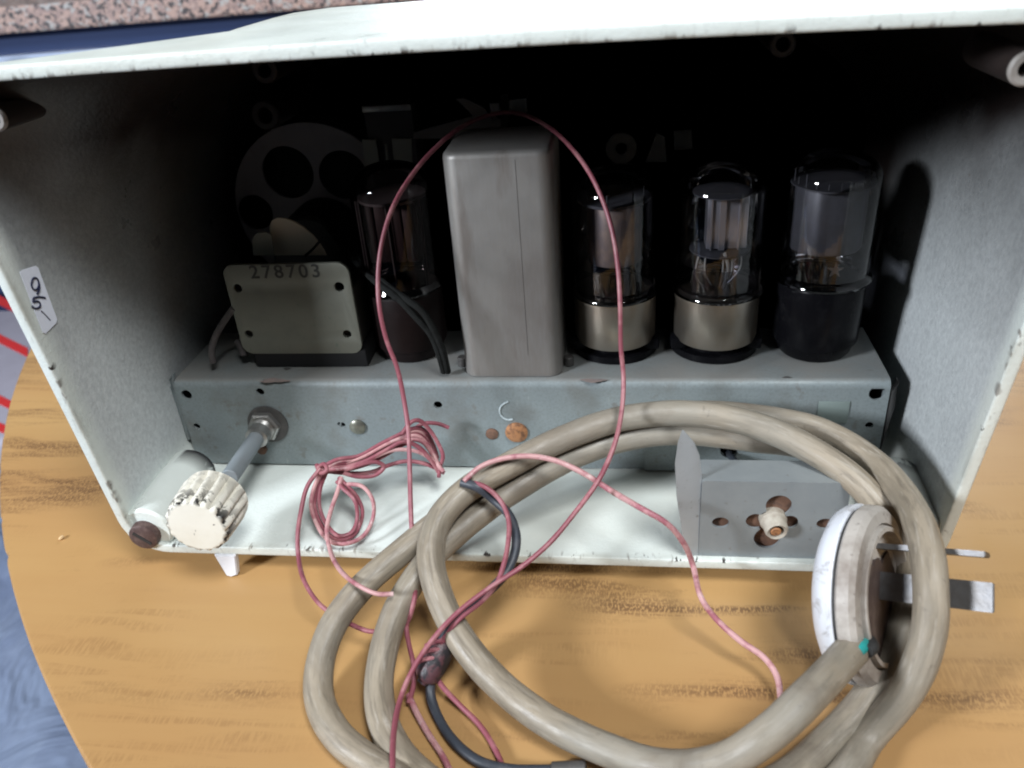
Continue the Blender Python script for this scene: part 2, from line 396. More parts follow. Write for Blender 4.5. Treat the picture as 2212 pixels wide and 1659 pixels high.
def glass_material(name, tint, refl=1.0):
    m = bpy.data.materials.new(name); m.use_nodes = True; t = m.node_tree; N = t.nodes; N.clear()
    out = N.new('ShaderNodeOutputMaterial'); mix = N.new('ShaderNodeMixShader'); tr = N.new('ShaderNodeBsdfTransparent'); gl = N.new('ShaderNodeBsdfGlossy')
    fr = N.new('ShaderNodeFresnel'); fr.inputs[0].default_value = 1.52; tr.inputs[0].default_value = (*tint, 1)
    gl.inputs['Roughness'].default_value = .03; gl.inputs['Color'].default_value = (refl, refl, refl, 1)
    tc = N.new('ShaderNodeTexCoord'); ns = N.new('ShaderNodeTexNoise'); ns.inputs['Scale'].default_value = 70; ns.inputs['Detail'].default_value = 3
    bp = N.new('ShaderNodeBump'); bp.inputs['Strength'].default_value = .25; bp.inputs['Distance'].default_value = .0006
    t.links.new(tc.outputs['Object'], ns.inputs['Vector']); t.links.new(ns.outputs['Fac'], bp.inputs['Height']); t.links.new(bp.outputs[0], gl.inputs['Normal'])
    t.links.new(fr.outputs[0], mix.inputs[0]); t.links.new(tr.outputs[0], mix.inputs[1]); t.links.new(gl.outputs[0], mix.inputs[2]); t.links.new(mix.outputs[0], out.inputs[0])
    return m
M_glass = glass_material('tube_glass', (.82, .82, .84), .85)

# ------------------------------------------------------------------ setting
FLOOR_Z = -0.74
bm = NB(); box(bm, -3, 3, -2, 4, FLOOR_Z - .05, FLOOR_Z)
fl = obj('floor', bm, M_floor); fl['kind'] = 'structure'

# round table
TC = Vector((0.3252, 0.4103, 0)); TR = 0.71
tb = thing('round_table', 'round wooden table with orange-brown grain under the radio', 'table', (TC.x, TC.y, FLOOR_Z))
bm = NB()
def chip(a, h):
    c = 1.0
    for q, wd, dp in ((3.842, .0035, .0045), (3.80, .002, .003), (3.74, .003, .0018), (3.69, .0016, .002)):
        c -= .35 * dp * math.exp(-((a - q) / wd) ** 2)
    return c + .00003 * math.sin(a * 90) + .00002 * math.sin(a * 237)
# own frame so that the angle is the usual one
seg = 1400; rings = []
for r, z in ((TR - .004, -.026), (TR, -.024), (TR, -.0012), (TR - .0008, -.0002), (TR - .0022, 0.0)):
    rings.append([bm.verts.new((TC.x + r * chip(2 * math.pi * k / seg, 0) * math.cos(2 * math.pi * k / seg), TC.y + r * chip(2 * math.pi * k / seg, 0) * math.sin(2 * math.pi * k / seg), z)) for k in range(seg)])
for a, b in zip(rings, rings[1:]):
    for k in range(seg): bm.faces.new((a[k], a[(k + 1) % seg], b[(k + 1) % seg], b[k]))
bm.faces.new(rings[0][::-1]); bm.faces.new(rings[-1])
obj('table_top', bm, M_table, tb)
bm = NB(); lathe(bm, (TC.x, TC.y, FLOOR_Z), (0, 0, 1), [(.26, 0), (.26, .02), (.05, .05), (.04, .3), (.05, .66), (.16, .7138)], 40)
obj('pedestal', bm, M_dark, tb)

# counter far behind on the left
def cz(u, v, y): return Y(u, v, y).z
yc = 0.62
gz0 = cz(0, 74, yc); gz1 = cz(0, 22, yc)
ct = thing('kitchen_counter', 'speckled pink granite counter with dark blue front behind the radio', 'counter', (-.4, yc, FLOOR_Z))
gl = Y(0, 74, yc); gr = Y(470, 36, yc); sl = (gr.z - gl.z) / (gr.x - gl.x)
ang = sl
bm = NB()
pa = Vector((-1.3, yc, gl.z + (-1.3 - gl.x) * sl)); pb = Vector((0.5, yc, gl.z + (0.5 - gl.x) * sl))
# the counter front runs slightly away from the table, level, so turn it about the vertical
def wline(u0, v0, u1, v1, z):
    return Zp(u0, v0, z), Zp(u1, v1, z)
A, B = wline(0, 74, 470, 36, gz0)
dirx = (B - A).normalized(); A2 = A - dirx * .8; B2 = A + dirx * 1.1; back = Vector((-dirx.y, dirx.x, 0))
if back.y < 0: back = -back
th = .026
prism(bm, [A2, B2, B2 + Vector((0, 0, th)), A2 + Vector((0, 0, th))], back * .6, .002)
obj('granite_slab', bm, M_granite, ct)
bm = NB(); s0 = back * .02
prism(bm, [A2 + s0 - Vector((0, 0, .001)), B2 + s0 - Vector((0, 0, .001)), Vector((B2.x, B2.y, FLOOR_Z)) + s0, Vector((A2.x, A2.y, FLOOR_Z)) + s0], back * .5)
obj('cupboard_front', bm, M_navy, ct)
bm = NB()  # pale strips that paint in the glossy highlight on the blue front
def onfront(u, v):
    n = back; p0 = A + s0
    r = Vector(ray(u, v)); t = (p0 - Vector(CAM)).dot(n) / r.dot(n); return Vector(CAM) + r * t
q0, q1 = onfront(12, 133), onfront(12, 128)
zA = q0.z
for (z0, z1) in ((q0.z - .006, q0.z + .006), (q0.z - .032, q0.z - .014)):
    prism(bm, [Vector((A2.x, A2.y, z0)) + s0, Vector((B2.x, B2.y, z0)) + s0, Vector((B2.x, B2.y, z1)) + s0, Vector((A2.x, A2.y, z1)) + s0], -back * .012, .002)
obj('highlight_strip', bm, M_highlight, ct)
# dark bottle-like object at the very edge of the picture
pbk = onfront(4, 125) - back * .08
bm = NB(); ptop = on(4, 97, 1, pbk.y).z - FLOOR_Z; lathe(bm, (pbk.x - .008, pbk.y, FLOOR_Z), (0, 0, 1), [(.03, 0), (.03, .4), (.02, ptop - .05), (.013, ptop - .03), (.012, ptop - .001), (.010, ptop)], 24)
o = obj('black_post', bm, M_black); tag(o, 'black upright post at the left edge in front of the blue cupboard', 'post')

# striped bag standing beside the table on the left
SEAT = -.20
st_ = thing('chair', 'low seat covered in creased blue-grey cloth beside the left edge of the table', 'chair', (-.55, 0, FLOOR_Z))
M_seat = Mat('creased_blue_cloth', (0.19, 0.24, 0.35), .75, 0, .25)
M_seat.blotch(6, .4, .65, (0.12, 0.155, 0.25), .8, dist=1.0); M_seat.blotch(14, .52, .7, (0.24, 0.295, 0.41), .7, vec=M_seat.mapping((2, .6, 1), (0, 0, .5))); M_seat.bump(M_seat.noise(12, 3, dist=1.0), .6, .02)
bm = NB(); box(bm, -1.05, -.20, -.42, .57, SEAT - .09, SEAT, .025, 4); obj('seat', bm, M_seat.m, st_)
for lx in (-.98, -.26):
    for ly in (-.36, .50):
        bm = NB(); cyl(bm, (lx, ly, FLOOR_Z), (0, 0, 1), .018, SEAT - .088 - FLOOR_Z, 20); obj('leg', bm, M_dark, st_)
bz = SEAT + .032
bp = Zp(0, 820, bz)
bg = thing('shopping_bag', 'lilac grey cloth bag with slanting red stripes lying on the blue seat', 'bag', (bp.x - .12, bp.y + .05, SEAT))
by0 = Zp(20, 952, bz).y; bm = NB(); box(bm, bp.x - .35, bp.x + .14, by0, min(bp.y + .24, .56), SEAT + .0005, bz, .008, 3)
obj('bag_body', bm, M_bag, bg)
bm = NB()
for (u0, v0, u1, v1) in ((-60, 692, 60, 752), (-60, 824, 60, 884), (-60, 888, 60, 938), (-60, 610, 60, 668)):
    a = Zp(u0, v0, bz + .0006); b = Zp(u1, v1, bz + .0006); c = Zp(u1, v1 + 19, bz + .0006); e = Zp(u0, v0 + 19, bz + .0006)
    prism(bm, [a, b, c, e], (0, 0, -.0012))
obj('red_stripe', bm, M_red, bg)

# ------------------------------------------------------------------ the cabinet
ZBO, ZBI, TH = 0.0085, 0.0125, 0.0038
def yrim(z): return -.053 - .070 * (z - .0125)
def flare(y, z):
    t = max(0.0, y - yrim(z)); return .0032 * (1 - math.exp(-t / .03)) - .0
def XL(y, z, o=1): return -.1552 - .028 * (z - .0125) - .016 * max(0, (z - .13) / .06) ** 2 - o * flare(y, z) + .10 * max(0, y - .10)
def XR(y, z, o=1): return .1422 + .070 * (z - .0125) + .016 * max(0, (z - .13) / .06) ** 2 + o * flare(y, z) - .10 * max(0, y - .10)
def drop(y):
    a, b, s = .012, .10, .36
    if y < a: return 0.0
    if y < b: return s * (y - a) ** 2 / (b - a) / 2
    return s * (b - a) / 2 + s * (y - b)
ZT = 0.1913
def section(ins, t):
    pts = []
    zb = ZBO + ins * (ZBI - ZBO) / TH
    rb, rt, rt2 = .016 - ins * .6, .020 + .075 * min(1, max(0, t) * 4) ** .8 - ins, .018 + .05 * max(0, t) - ins
    zt0 = ZT - ins
    W = .30
    def pt(s, z, k):
        # s = distance from the left side in units of metres on a nominal width W
        y = yrim(z) + t * (.125 - yrim(z))
        zz = z
        if z > zb: zz = zb + (z - zb) * (1 - drop(y) / (zt0 - zb))
        xl, xr = XL(y, zz, ins / TH) + ins, XR(y, zz, ins / TH) - ins
        x = xl + (xr - xl) * s / W
        zz -= .0022 * ((s / W - .52) * 2) ** 2 * max(0, (z - zb) / (zt0 - zb)) ** 6
        return Vector((x, y, zz))
    C = [(rb, zb + rb, rb, 180, 270, 8), (W - rb, zb + rb, rb, 270, 360, 8), (W - rt2, zt0 - rt2, rt2, 0, 90, 12), (rt, zt0 - rt, rt, 90, 180, 12)]
    n_side = (26, 10, 26, 10)
    for i, (cx, cz_, r, a0, a1, n) in enumerate(C):
        arc = [(cx + r * math.cos(math.radians(a0 + (a1 - a0) * k / n)), cz_ + r * math.sin(math.radians(a0 + (a1 - a0) * k / n))) for k in range(n + 1)]
        nx = C[(i + 1) % 4]
        b = (nx[0] + nx[2] * math.cos(math.radians(nx[3])), nx[1] + nx[2] * math.sin(math.radians(nx[3])))
        pts += arc
        a = arc[-1]; m = n_side[i]
        pts += [(a[0] + (b[0] - a[0]) * k / m, a[1] + (b[1] - a[1]) * k / m) for k in range(1, m)]
    return [pt(s, z, 0) for s, z in pts]
CB = (-.0075, 0.035, 0)
cab = thing('radio_cabinet', 'white painted bakelite radio cabinet lying open at its back, paint chipped along the rim', 'radio cabinet', CB)
bm = NB()
ledge = bm.verts.layers.float.new('edge'); linn = bm.verts.layers.float.new('inner'); bm.verts.layers.float.new('worn')
ts = [0, .004, .02, .06, .12, .18, .25, .32, .4, .5, .6, .7, .8, .9, 1.0]
specs = []                                   # (inset, t, edge, inner) from the inside back, round the lip, to the outside back
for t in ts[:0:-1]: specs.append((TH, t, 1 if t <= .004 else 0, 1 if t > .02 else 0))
specs += [(TH - .00005, 0.0012, 1, 0), (TH - .00035, 0.0, 1, 0), (TH - .0009, -.0004, .45, 0), (TH * .5, -.0006, .12, 0), (.0008, -.0004, .10, 0), (.0003, .0002, .25, 0), (.00005, .0018, .2, 0)]
for t in ts[1:]: specs.append((0, t, 0, 0))
rings = []
for ins, t, e, inn in specs:
    ring = []
    for p in section(ins, t):
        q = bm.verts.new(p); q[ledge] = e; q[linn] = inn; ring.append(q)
    rings.append(ring)
n = len(rings[0])
for a, b in zip(rings, rings[1:]):
    for k in range(n): bm.faces.new((a[k], a[(k + 1) % n], b[(k + 1) % n], b[k]))
bm.faces.new(rings[0]); bm.faces.new(rings[-1][::-1])
# caps of the front panel: inner one is dark moulding
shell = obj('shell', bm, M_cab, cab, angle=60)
M_moulding_shade = simple('shaded_dark_bakelite', (0.02, 0.015, 0.014), .45, 0, (40, .5, .7, (0.035, 0.025, 0.022), .6))  # moulding colour, also painted-in shade on the upper boss sides
# lining of the front panel (bare moulding)
# screw bosses
M_ring = simple('grey_boss_end', (.30, .28, .26), .6, 0, (300, .45, .65, (.18, .16, .14), .7))  # mottled grey, darker than the cabinet paint
def boss(u, v, y0, r, length, hole=.45, m=M_cab, name='screw_boss'):
    c = Y(u, v, y0); b = NB()
    e = b.verts.layers.float.new('edge'); inn_ = b.verts.layers.float.new('inner')
    lathe(b, c, (0, 1, 0), [(r * hole, .009), (r * hole, .0005), (r * (hole + .08), 0), (r - .0006, 0), (r, .0006), (r, .0012), (r * 1.08, length * .5), (r * 1.15, length)], 32, cap=False)
    vs = list(b.verts); f0 = vs[:32]; b.faces.new(f0)
    for q in b.verts: q[e] = .6 if q.co.y < c.y + .001 else 0; q[inn_] = 1 if q.co.y > c.y + .0008 and (q.co - c).xz.length > r * .95 else 0
    for f in b.faces:
        if all(q.co.y > c.y + .0009 and (q.co - c).xz.length > r * .9 for q in f.verts): f.material_index = 1  # boss sides get the dark colour in place of shade
    o = obj(name, b, [M_ring if m is M_cab else m, M_moulding_shade], cab)
    return c, o
for (u, v, y0, r, ln) in ((2219, 150, -.058, .0041, .03), (-14, 258, -.056, .0036, .03)):
    c, o = boss(u, v, y0, r, ln)
    b = NB(); cyl(b, c + Vector((0, .006, 0)), (0, 1, 0), r * .44, .002, 20); s_ = obj('screw_hole', b, M_black, o)
for (u, v, y0, r, ln) in ((570, 152, .055, .0052, .05), (572, 250, .070, .0062, .05), (1692, 96, .04, .0045, .05)):
    boss(u, v, y0, r, ln, .5, M_moulding_shade)
# lower left boss with the brown screw in its end; lower right boss
SB = Y(309, 1161, -.0545)
def low_boss(cx, czz, y0, y1, r):
    b = NB(); e = b.verts.layers.float.new('edge'); b.verts.layers.float.new('inner'); wn = b.verts.layers.float.new('worn')
    lathe(b, (cx, y0, czz), (0, 1, 0), [(r * .9, 0), (r, .001), (r * 1.02, (y1 - y0) * .5), (r * 1.02, (y1 - y0) * .72), (r * 1.02, y1 - y0 - .002), (r * .95, y1 - y0 - .0006), (r * .55, y1 - y0), (.0005, y1 - y0)], 36)
    for q in b.verts: q[wn] = 1 if q.co.y > y1 - .004 and q.co.x > cx - .001 else 0
    return obj('screw_boss', b, M_cab, cab)
lb = low_boss(SB.x + .0004, SB.z + .0008, -.0515, -.010, .0100)
low_boss(.1345, .0215, -.0505, -.014, .0100)
b = NB(); lathe(b, SB, (0, 1, 0), [(.0045, -.0006), (.0056, 0), (.0058, .003)], 28)
hs = obj('screw_head', b, M_screw, cab)
b = NB(); box(b, SB.x - .0040, SB.x + .0040, SB.y - .0009, SB.y + .0002, SB.z - .0006, SB.z + .0006)
b.transform(Matrix.Translation(SB) @ Matrix.Rotation(.7, 4, 'Y') @ Matrix.Translation(-SB)); obj('slot', b, M_ink, hs)
# the small white foot below the front lip and four hidden rubber feet
a = [Y(462, 1200, -.0535), Y(508, 1200, -.0535), Y(512, 1243, -.0560), Y(500, 1247, -.0560), Y(489, 1245, -.0560)]
b = NB(); prism(b, a, (0, .003, 0), .0004)
for q in b.verts: q.co.z = max(q.co.z, .0003)
obj('foot', b, simple('white_foot_plastic', (.66, .66, .68), .4), cab)
for x, y in ((-.13, -.02), (.12, -.02), (-.13, .09), (.12, .09)):
    b = NB(); cyl(b, (x, y, 0.0001), (0, 0, 1), .006, .0086, 20); obj('foot', b, M_bake, cab)
# hand-written sticker on the left inner wall
def on_wall(u, v, eps=.0002): return hit(u, v, lambda p: p[0] - (XL(p[1], p[2]) + TH + eps))
Q = [on_wall(*p) for p in ((42, 588), (48, 583), (76, 574), (82, 578), (123, 690), (121, 698), (98, 721), (92, 718))]
b = NB(); prism(b, Q, (.00012, 0, 0)); stk = obj('sticker', b, M_paper, cab, smooth=False)
def z4(x, y): return x * .3516, 518.4 + y * .3516
b = NB()
for st in ([(194, 262), (200, 240), (216, 232), (232, 246), (238, 275), (228, 302), (208, 306), (195, 288), (192, 262)], [(236, 258), (242, 285), (238, 312), (226, 334)],
           [(206, 356), (240, 350), (276, 356)], [(207, 356), (203, 370), (204, 382), (222, 376), (242, 384), (247, 402), (234, 418), (212, 420), (198, 408)], [(252, 436), (280, 462), (308, 494)]):
    tube(b, [on_wall(*z4(*p), .0004) for p in st], .00036 if st[0][0] < 250 else .00022, 6, 6)
obj('handwriting', b, M_penink, stk)

# ------------------------------------------------------------------ chassis
CX0, CX1, CZ0, CZ1 = -.151, .134, .0135, .055
ch = thing('radio_chassis', 'blue-grey zinc plated steel chassis across the cabinet floor', 'chassis', (-.0085, .03, CZ0))
def fp(u, v, y=0.0): p = Y(u, v, y); return p.x, p.z
holes = []
for (u, v, rpx) in ((403, 853, 13), (562, 847, 10), (425, 921, 8.5), (740, 918, 7), (946, 875, 10), (1895, 850, 17), (1878, 919, 8.5), (1575, 970, 20), (1063, 937, 15), (733, 916, 5)):
    x, z = fp(u, v); holes.append(circ(x, z, rpx / 5.6 / 1000, 18))
bm = NB(); RB = .0032
out = [(CX0, CZ0), (CX1, CZ0), (CX1, CZ1 - RB), (CX0, CZ1 - RB)]
plate(bm, out, holes, (0, .0006, 0), (1, 0, 0), (0, 0, 1), .0012)
prof = [(0, CZ1 - RB)] + [(RB - RB * math.cos(math.radians(a)), CZ1 - RB + RB * math.sin(math.radians(a))) for a in range(10, 91, 10)] + [(.0445, CZ1), (.0445, CZ0), (.0433, CZ0), (.0433, CZ1 - .0012)] + \
       [(RB - (RB - .0012) * math.cos(math.radians(a)), CZ1 - RB + (RB - .0012) * math.sin(math.radians(a))) for a in range(90, -1, -15)]
prism(bm, [(CX0, y, z) for y, z in prof], (CX1 - CX0, 0, 0))
for x0 in (CX0, CX1 - .0012): box(bm, x0, x0 + .0012,   .0016, .0430, CZ0, CZ1 - RB)
obj('chassis_pan', bm, M_chas, ch, angle=25)
bm = NB(); box(bm, CX0 + .002, CX1 - .002, .012, .014, CZ0 + .001, CZ1 - .004); obj('dark_backing', bm, M_black, ch)  # added black sheet, paints the dark seen through the holes
# end flanges, a little proud
bm = NB()
prism(bm, [Y(357, 818, .006), Y(380, 800, .012), Y(376, 824, .001), Y(384, 850, .001), Y(412, 950, .001), Y(404, 946, .004), Y(372, 862, .006)], (-.0012, .0, 0), .0002)
obj('end_flange', bm, M_chas, ch); bm = NB()
prism(bm, [(.1345, .0, .0505), (.1385, .004, .0515), (.1395, .010, .0500), (.1390, .006, .040), (.1365, .002, .036), (.1345, .0, .020)], (0, .003, 0), .0004)
obj('end_flange', bm, M_dark, ch)
# shaft, nut, washer
SX, SZ = fp(578, 915)
bm = NB(); lathe(bm, (SX + .0004, -.0002, SZ), (0, -1, 0), [(.0030, 0), (.0088, 0), (.0088, .0007), (.0030, .0009)], 36, False)
wsh = obj('washer', bm, M_dark, ch)
bm = NB(); lathe(bm, (SX - .0006, -.0008, SZ), (0, -1, 0), [(.0070, 0), (.0070, .0025), (.0062, .0032), (.0040, .0032)], 6); obj('hex_nut', bm, M_steel, ch, False)
bm = NB(); lathe(bm, (SX - .0006, -.0035, SZ), (0, -1, 0), [(.0049, 0), (.0049, .001), (.0045, .0014), (.0049, .0018), (.0045, .0022), (.0049, .0026), (.0045, .003), (.0049, .0034), (.0047, .0075), (.0034, .0080)], 24)
bush = obj('threaded_bushing', bm, M_steel, ch)
bm = NB(); cyl(bm, (SX - .0006, -.008, SZ), (0, -1, 0), .0034, .030, 24); shf = obj('control_shaft', bm, simple('grey_shaft', (.20, .23, .25), .65, .1, (90, .45, .7, (.15, .15, .15), .6)), ch)
bm = NB(); x, z = fp(568, 968); cyl(bm, (x, -.0001, z), (0, -1, 0), .0022, .002, 16); obj('solder_blob', bm, M_rust, ch)
# screws, rust marks
def screw(u, v, r, m, name='screw', h=.0016):
    x, z = fp(u, v); b = NB(); lathe(b, (x, .0, z), (0, -1, 0), [(r, 0), (r, h * .5), (r * .75, h * .9), (r * .3, h * 1.1), (.0001, h * 1.12)], 24); return obj(name, b, m, ch)
screw(773, 921, .0034, simple('greenish_steel_screw', (.22, .22, .18), .35, .6, (300, .5, .7, (.1, .1, .09), .5)))
screw(1116, 933, .0046, M_copper)
screw(1063, 937, .0026, M_rust, h=.0009)
screw(1288, 828 + 12, .0001, M_rust) if False else None
def patch(u, v, wx, wz, m, name='rust_mark', y=-.0002, top=False):
    b = NB(); pts = []
    ph = random.random() * 6
    for k in range(22):
        a = 2 * math.pi * k / 22; rr = 1 + .22 * math.sin(3 * a + ph) + .12 * math.sin(7 * a + ph)
        if top:
            c = Zp(u, v, CZ1 + .0001); pts.append(Vector((c.x + wx * rr * math.cos(a), c.y + wz * rr * math.sin(a), CZ1 + .0002)))
        else:
            c = Y(u, v, y); pts.append(Vector((c.x + wx * rr * math.cos(a), y, c.z + wz * rr * math.sin(a))))
    prism(b, pts, (0, 0, -.0001) if top else (0, .0001, 0)); return obj(name, b, m, ch, smooth=False)
patch(592, 822, .0058, .0016, M_stain, top=True); patch(1282, 822, .0046, .0014, M_stain, top=True)
patch(1700, 815, .0016, .0005, M_dark, top=True); patch(620, 797, .0014, .0008, M_dark, top=True)
# chalk mark: an open curve
bm = NB()
tube(bm, [Y(*p, -.0002) for p in ((1098, 868), (1086, 874), (1079, 886), (1084, 900), (1096, 907), (1108, 906))], .0004, 6, 6)
obj('chalk_mark', bm, simple('chalk', (.42, .48, .50), .9, 0, (900, .45, .6, (.27, .32, .33), .9)), ch)
# riveted patch at the right and the sheet seam
bm = NB(); x0, z0 = fp(1762, 912); x1, z1 = fp(1836, 866); box(bm, x0, x1, -.0007, -.0001, z0, z1, .0002); obj('fibre_patch', bm, simple('green_fibre', (.17, .21, .20), .6), ch)
bm = NB(); x0, z0 = fp(1392, 1010); x1, z1 = fp(1735, 945); box(bm, x0, x1, -.0010, -.0001, CZ0, z1, .0002)
sp = plate(NB(), [(x0, CZ0), (x1, CZ0), (x1, z1), (x0, z1)], [circ(*fp(1575, 970), .0036, 20)], (0, -.0006, 0), (1, 0, 0), (0, 0, 1), .0008); bm.free()
obj('patch_sheet', sp, M_chas, ch)
bm = NB(); tube(bm, [Y(1572, 972, .006), Y(1578, 985, -.003), Y(1590, 1000, -.010), Y(1608, 1022, -.016), Y(1612, 1040, -.02)], .0014, 10, 8); obj('lead_wire', bm, M_bwire, ch)
# small cloth leads rising at the left of the number plate
for pts in ([(505, 665, .012), (480, 700, .012), (462, 735, .010), (457, 765, .008), (461, 783, .0075)], [(512, 738, .016), (521, 750, .014), (527, 768, .012)]):
    bm = NB(); tube(bm, [Y(*p) for p in pts], .0014, 10, 8); obj('cloth_lead', bm, simple('pale_cloth_lead', (.085, .075, .075), .8, 0, (400, .4, .6, (.05, .045, .045), .7)), ch)
# knob on the shaft
KP = Y(423, 1150, -.047)
KD = Vector((SX - .0006, -.030, SZ)) ; KN = (KP - Vector((SX - .0006, -.004, SZ))).normalized()
KN = Vector((0, -1, 0))
kc = Vector((SX - .0006, -.0, SZ))
# find the depth at which the shaft line is seen at the knob face
best = min(((Vector((kc.x, y, kc.z)) - (lambda p: p)(Y(426, 1140, y))).length, y) for y in np.linspace(-.08, -.02, 200))
yk = best[1]; kc.y = yk
print('knob face at', kc, best[0])
bm = NB(); e = bm.verts.layers.float.new('edge'); KR = .0121; KL = .0175; seg = 144; rings = []
def kr(a, r):
    rib = .5 + .5 * math.cos(a * 18); rib = rib ** .45
    return r * (1 - .13 * (1 - rib))
for r, y, rb, ed in ((KR * .2, 0.0003, 0, 0), (KR * .80, 0.0, 0, 0), (KR * .90, .0001, .5, .6), (KR * .955, .0007, 1, 1), (KR * .985, .0022, 1, .9), (KR * 1.02, KL * .6, 1, .15), (KR * 1.04, KL - .002, 1, .3), (KR * 1.0, KL, 0, 0), (KR * .3, KL + .0002, 0, 0)):
    ring = []
    for k in range(seg):
        a = 2 * math.pi * k / seg; rr = kr(a, r) if rb == 1 else (r * (1 - .04 * (.5 - .5 * math.cos(a * 18))) if rb else r)
        q = bm.verts.new((kc.x + rr * math.cos(a), kc.y + y, kc.z + rr * math.sin(a))); q[e] = ed; ring.append(q)
    rings.append(ring)
for a, b in zip(rings, rings[1:]):
    for k in range(seg): bm.faces.new((a[k], a[(k + 1) % seg], b[(k + 1) % seg], b[k]))
bm.faces.new(rings[0][::-1]); bm.faces.new(rings[-1])
kb = thing('control_knob', 'ribbed white painted knob with black chips on the shaft at lower left', 'knob', kc)
obj('knob_body', bm, M_knob, kb, angle=50)

# ------------------------------------------------------------------ vacuum tubes
TY = .027
def base_x(u, v=775): return Y(u, v, TY).x
def vtube(u, kind, label, top, rg, rb, zb_top):
    x = base_x(u); c = Vector((x, TY, CZ1 + .0003))
    t = thing('vacuum_tube', label, 'vacuum tube', c, 'glass radio valves standing on the chassis')
    up = (0, 0, 1)
    if kind in ('metal',):
        b = NB(); lathe(b, c, up, [(.0105, 0), (.0116, .0004), (.0116, .0068), (.0100, .0070)], 40); obj('locating_base', b, M_bake, t)
        b = NB()
        # socket wings left and right
        for s in (-1, 1):
            box(b, min(x + s * .0110, x + s * .0178), max(x + s * .0110, x + s * .0178), TY - .008, TY + .010, CZ1 + .0035, CZ1 + .0085, .0012)
        lathe(b, c + Vector((0, .003, 0)), up, [(.0175, .0002), (.0175, .003), (.010, .004)], 40)
        obj('socket', b, M_bake, t)
        b = NB(); lathe(b, c, up, [(.0120, .0066), (rb - .0004, .0068), (rb, .0074), (rb, zb_top - .0012), (rb + .0007, zb_top - .0008), (rb + .0007, zb_top), (rb - .001, zb_top + .0003)], 56)
        obj('metal_base', b, M_brass, t)
    else:
        b = NB(); lathe(b, c, up, [(rb * .80, 0), (rb * .86, .0012), (rb * .93, .0050), (rb * .985, .0056), (rb, .0065), (rb * 1.01, zb_top - .001), (rb * .98, zb_top)], 56)
        obj('base', b, M_bake if kind != 'brown' else M_brownbake, t)
    b = NB(); lathe(b, c, up, [(rg * .9, zb_top), (rb + .0014, zb_top + .0004), (rb + .0020, zb_top + .0014), (rb + .0016, zb_top + .0024), (rg, zb_top + .0038)], 56, False)
    obj('collar', b, M_glass if kind == 'metal' else M_glasscol, t)
    # bulb
    H = top; pr = [(rg * .985, zb_top + .0003), (rg, zb_top + .004), (rg * 1.01, H - rg * .62)]
    for a in range(10, 91, 10):
        aa = math.radians(a); pr.append((max(.0002, rg * 1.01 * (math.cos(aa) ** .75 if a < 90 else 0)), H - rg * .62 + rg * .62 * math.sin(aa)))
    b = NB(); lathe(b, c, up, pr, 64, False); obj('glass_bulb', b, M_glass if kind != 'brown' else M_glassdim, t)
    mid = zb_top
    if kind == 'metal' and 'bright' in label:
        b = NB(); box(b, x - .0055, x + .0095, TY - .004, TY + .005, c.z + H - .031, c.z + H - .0105, .0006)
        box(b, x - .0010, x + .0012, TY - .0052, TY - .004, c.z + H - .031, c.z + H - .011); box(b, x + .0060, x + .0066, TY - .0050, TY - .004, c.z + H - .031, c.z + H - .011)
        box(b, x - .0042, x - .0036, TY - .0050, TY - .004, c.z + H - .031, c.z + H - .011)
        obj('anode', b, M_plateB, t)
        b = NB(); lathe(b, c, up, [(.002, H - .0325), (.0112, H - .0322), (.0112, H - .0317), (.002, H - .0315)], 40); obj('mica_spacer', b, M_plateA, t); b = NB(); lathe(b, c, up, [(.002, H - .0100), (.0108, H - .0099), (.0108, H - .0095), (.002, H - .0094)], 40)
        obj('mica_spacer', b, M_plateA, t)
        b = NB()
        for k, (dx, dy) in enumerate(((.001, -.006), (.0042, -.005), (-.005, -.003), (-.0085, -.0085), (.0078, 0))):
            tube(b, [(x + dx * .5, TY + dy * .6, c.z + zb_top + .002), (x + dx * 1.1, TY + dy, c.z + (zb_top + H - .032) / 2), (x + dx, TY + dy, c.z + H - .032)], .00032, 6, 5)
        tube(b, [(x + .001, TY - .009, c.z + zb_top + .004), (x + .003, TY - .0095, c.z + zb_top + .011), (x + .001, TY - .009, c.z + zb_top + .018)], .0007, 6, 5)
        obj('support_wire', b, M_mica, t)
        gpr = [(rg * .95, zb_top + .002), (rg * .95, zb_top + .013)]
    elif kind == 'metal':
        b = NB(); lathe(b, c, up, [(.0005, H - .0125), (.0102, H - .0125), (.0104, H - .013), (.0104, zb_top + .0135), (.0100, zb_top + .013)], 48)
        obj('anode', b, M_plateC, t)
        b = NB(); lathe(b, c, up, [(.002, H - .0120), (.0138, H - .0118), (.0138, H - .0108), (.002, H - .0106)], 40)
        for k in range(7):
            a = k * .9; tube(b, [(x + .011 * math.cos(a), TY + .011 * math.sin(a), c.z + H - .0105), (x + .0112 * math.cos(a), TY + .0112 * math.sin(a), c.z + H - .0072)], .0003, 5, 3)
        obj('mica_spacer', b, M_plateA, t)
        gpr = [(rg * .95, zb_top + .001), (rg * .95, zb_top + .0125)]
    elif kind == 'brown':
        b = NB()
        for dx, wd in ((-.0085, .0026), (-.0035, .0030), (.0025, .0026), (.0075, .0030)):
            box(b, x + dx - wd, x + dx + wd * .6, TY - .006, TY + .006, c.z + zb_top + .012, c.z + H - .014, .0008)
        obj('anode', b, M_plateD, t)
        b = NB()
        for dx in (-.0125, -.0115, .0115, .0125, -.001): tube(b, [(x + dx, TY - .0075, c.z + zb_top + .003), (x + dx, TY - .0075, c.z + H - .012)], .00035, 6, 3)
        lathe(b, c, up, [(.002, H - .0130), (.0132, H - .0128), (.0132, H - .0118), (.002, H - .0116)], 40)
        obj('support_wire', b, M_dimwire, t)
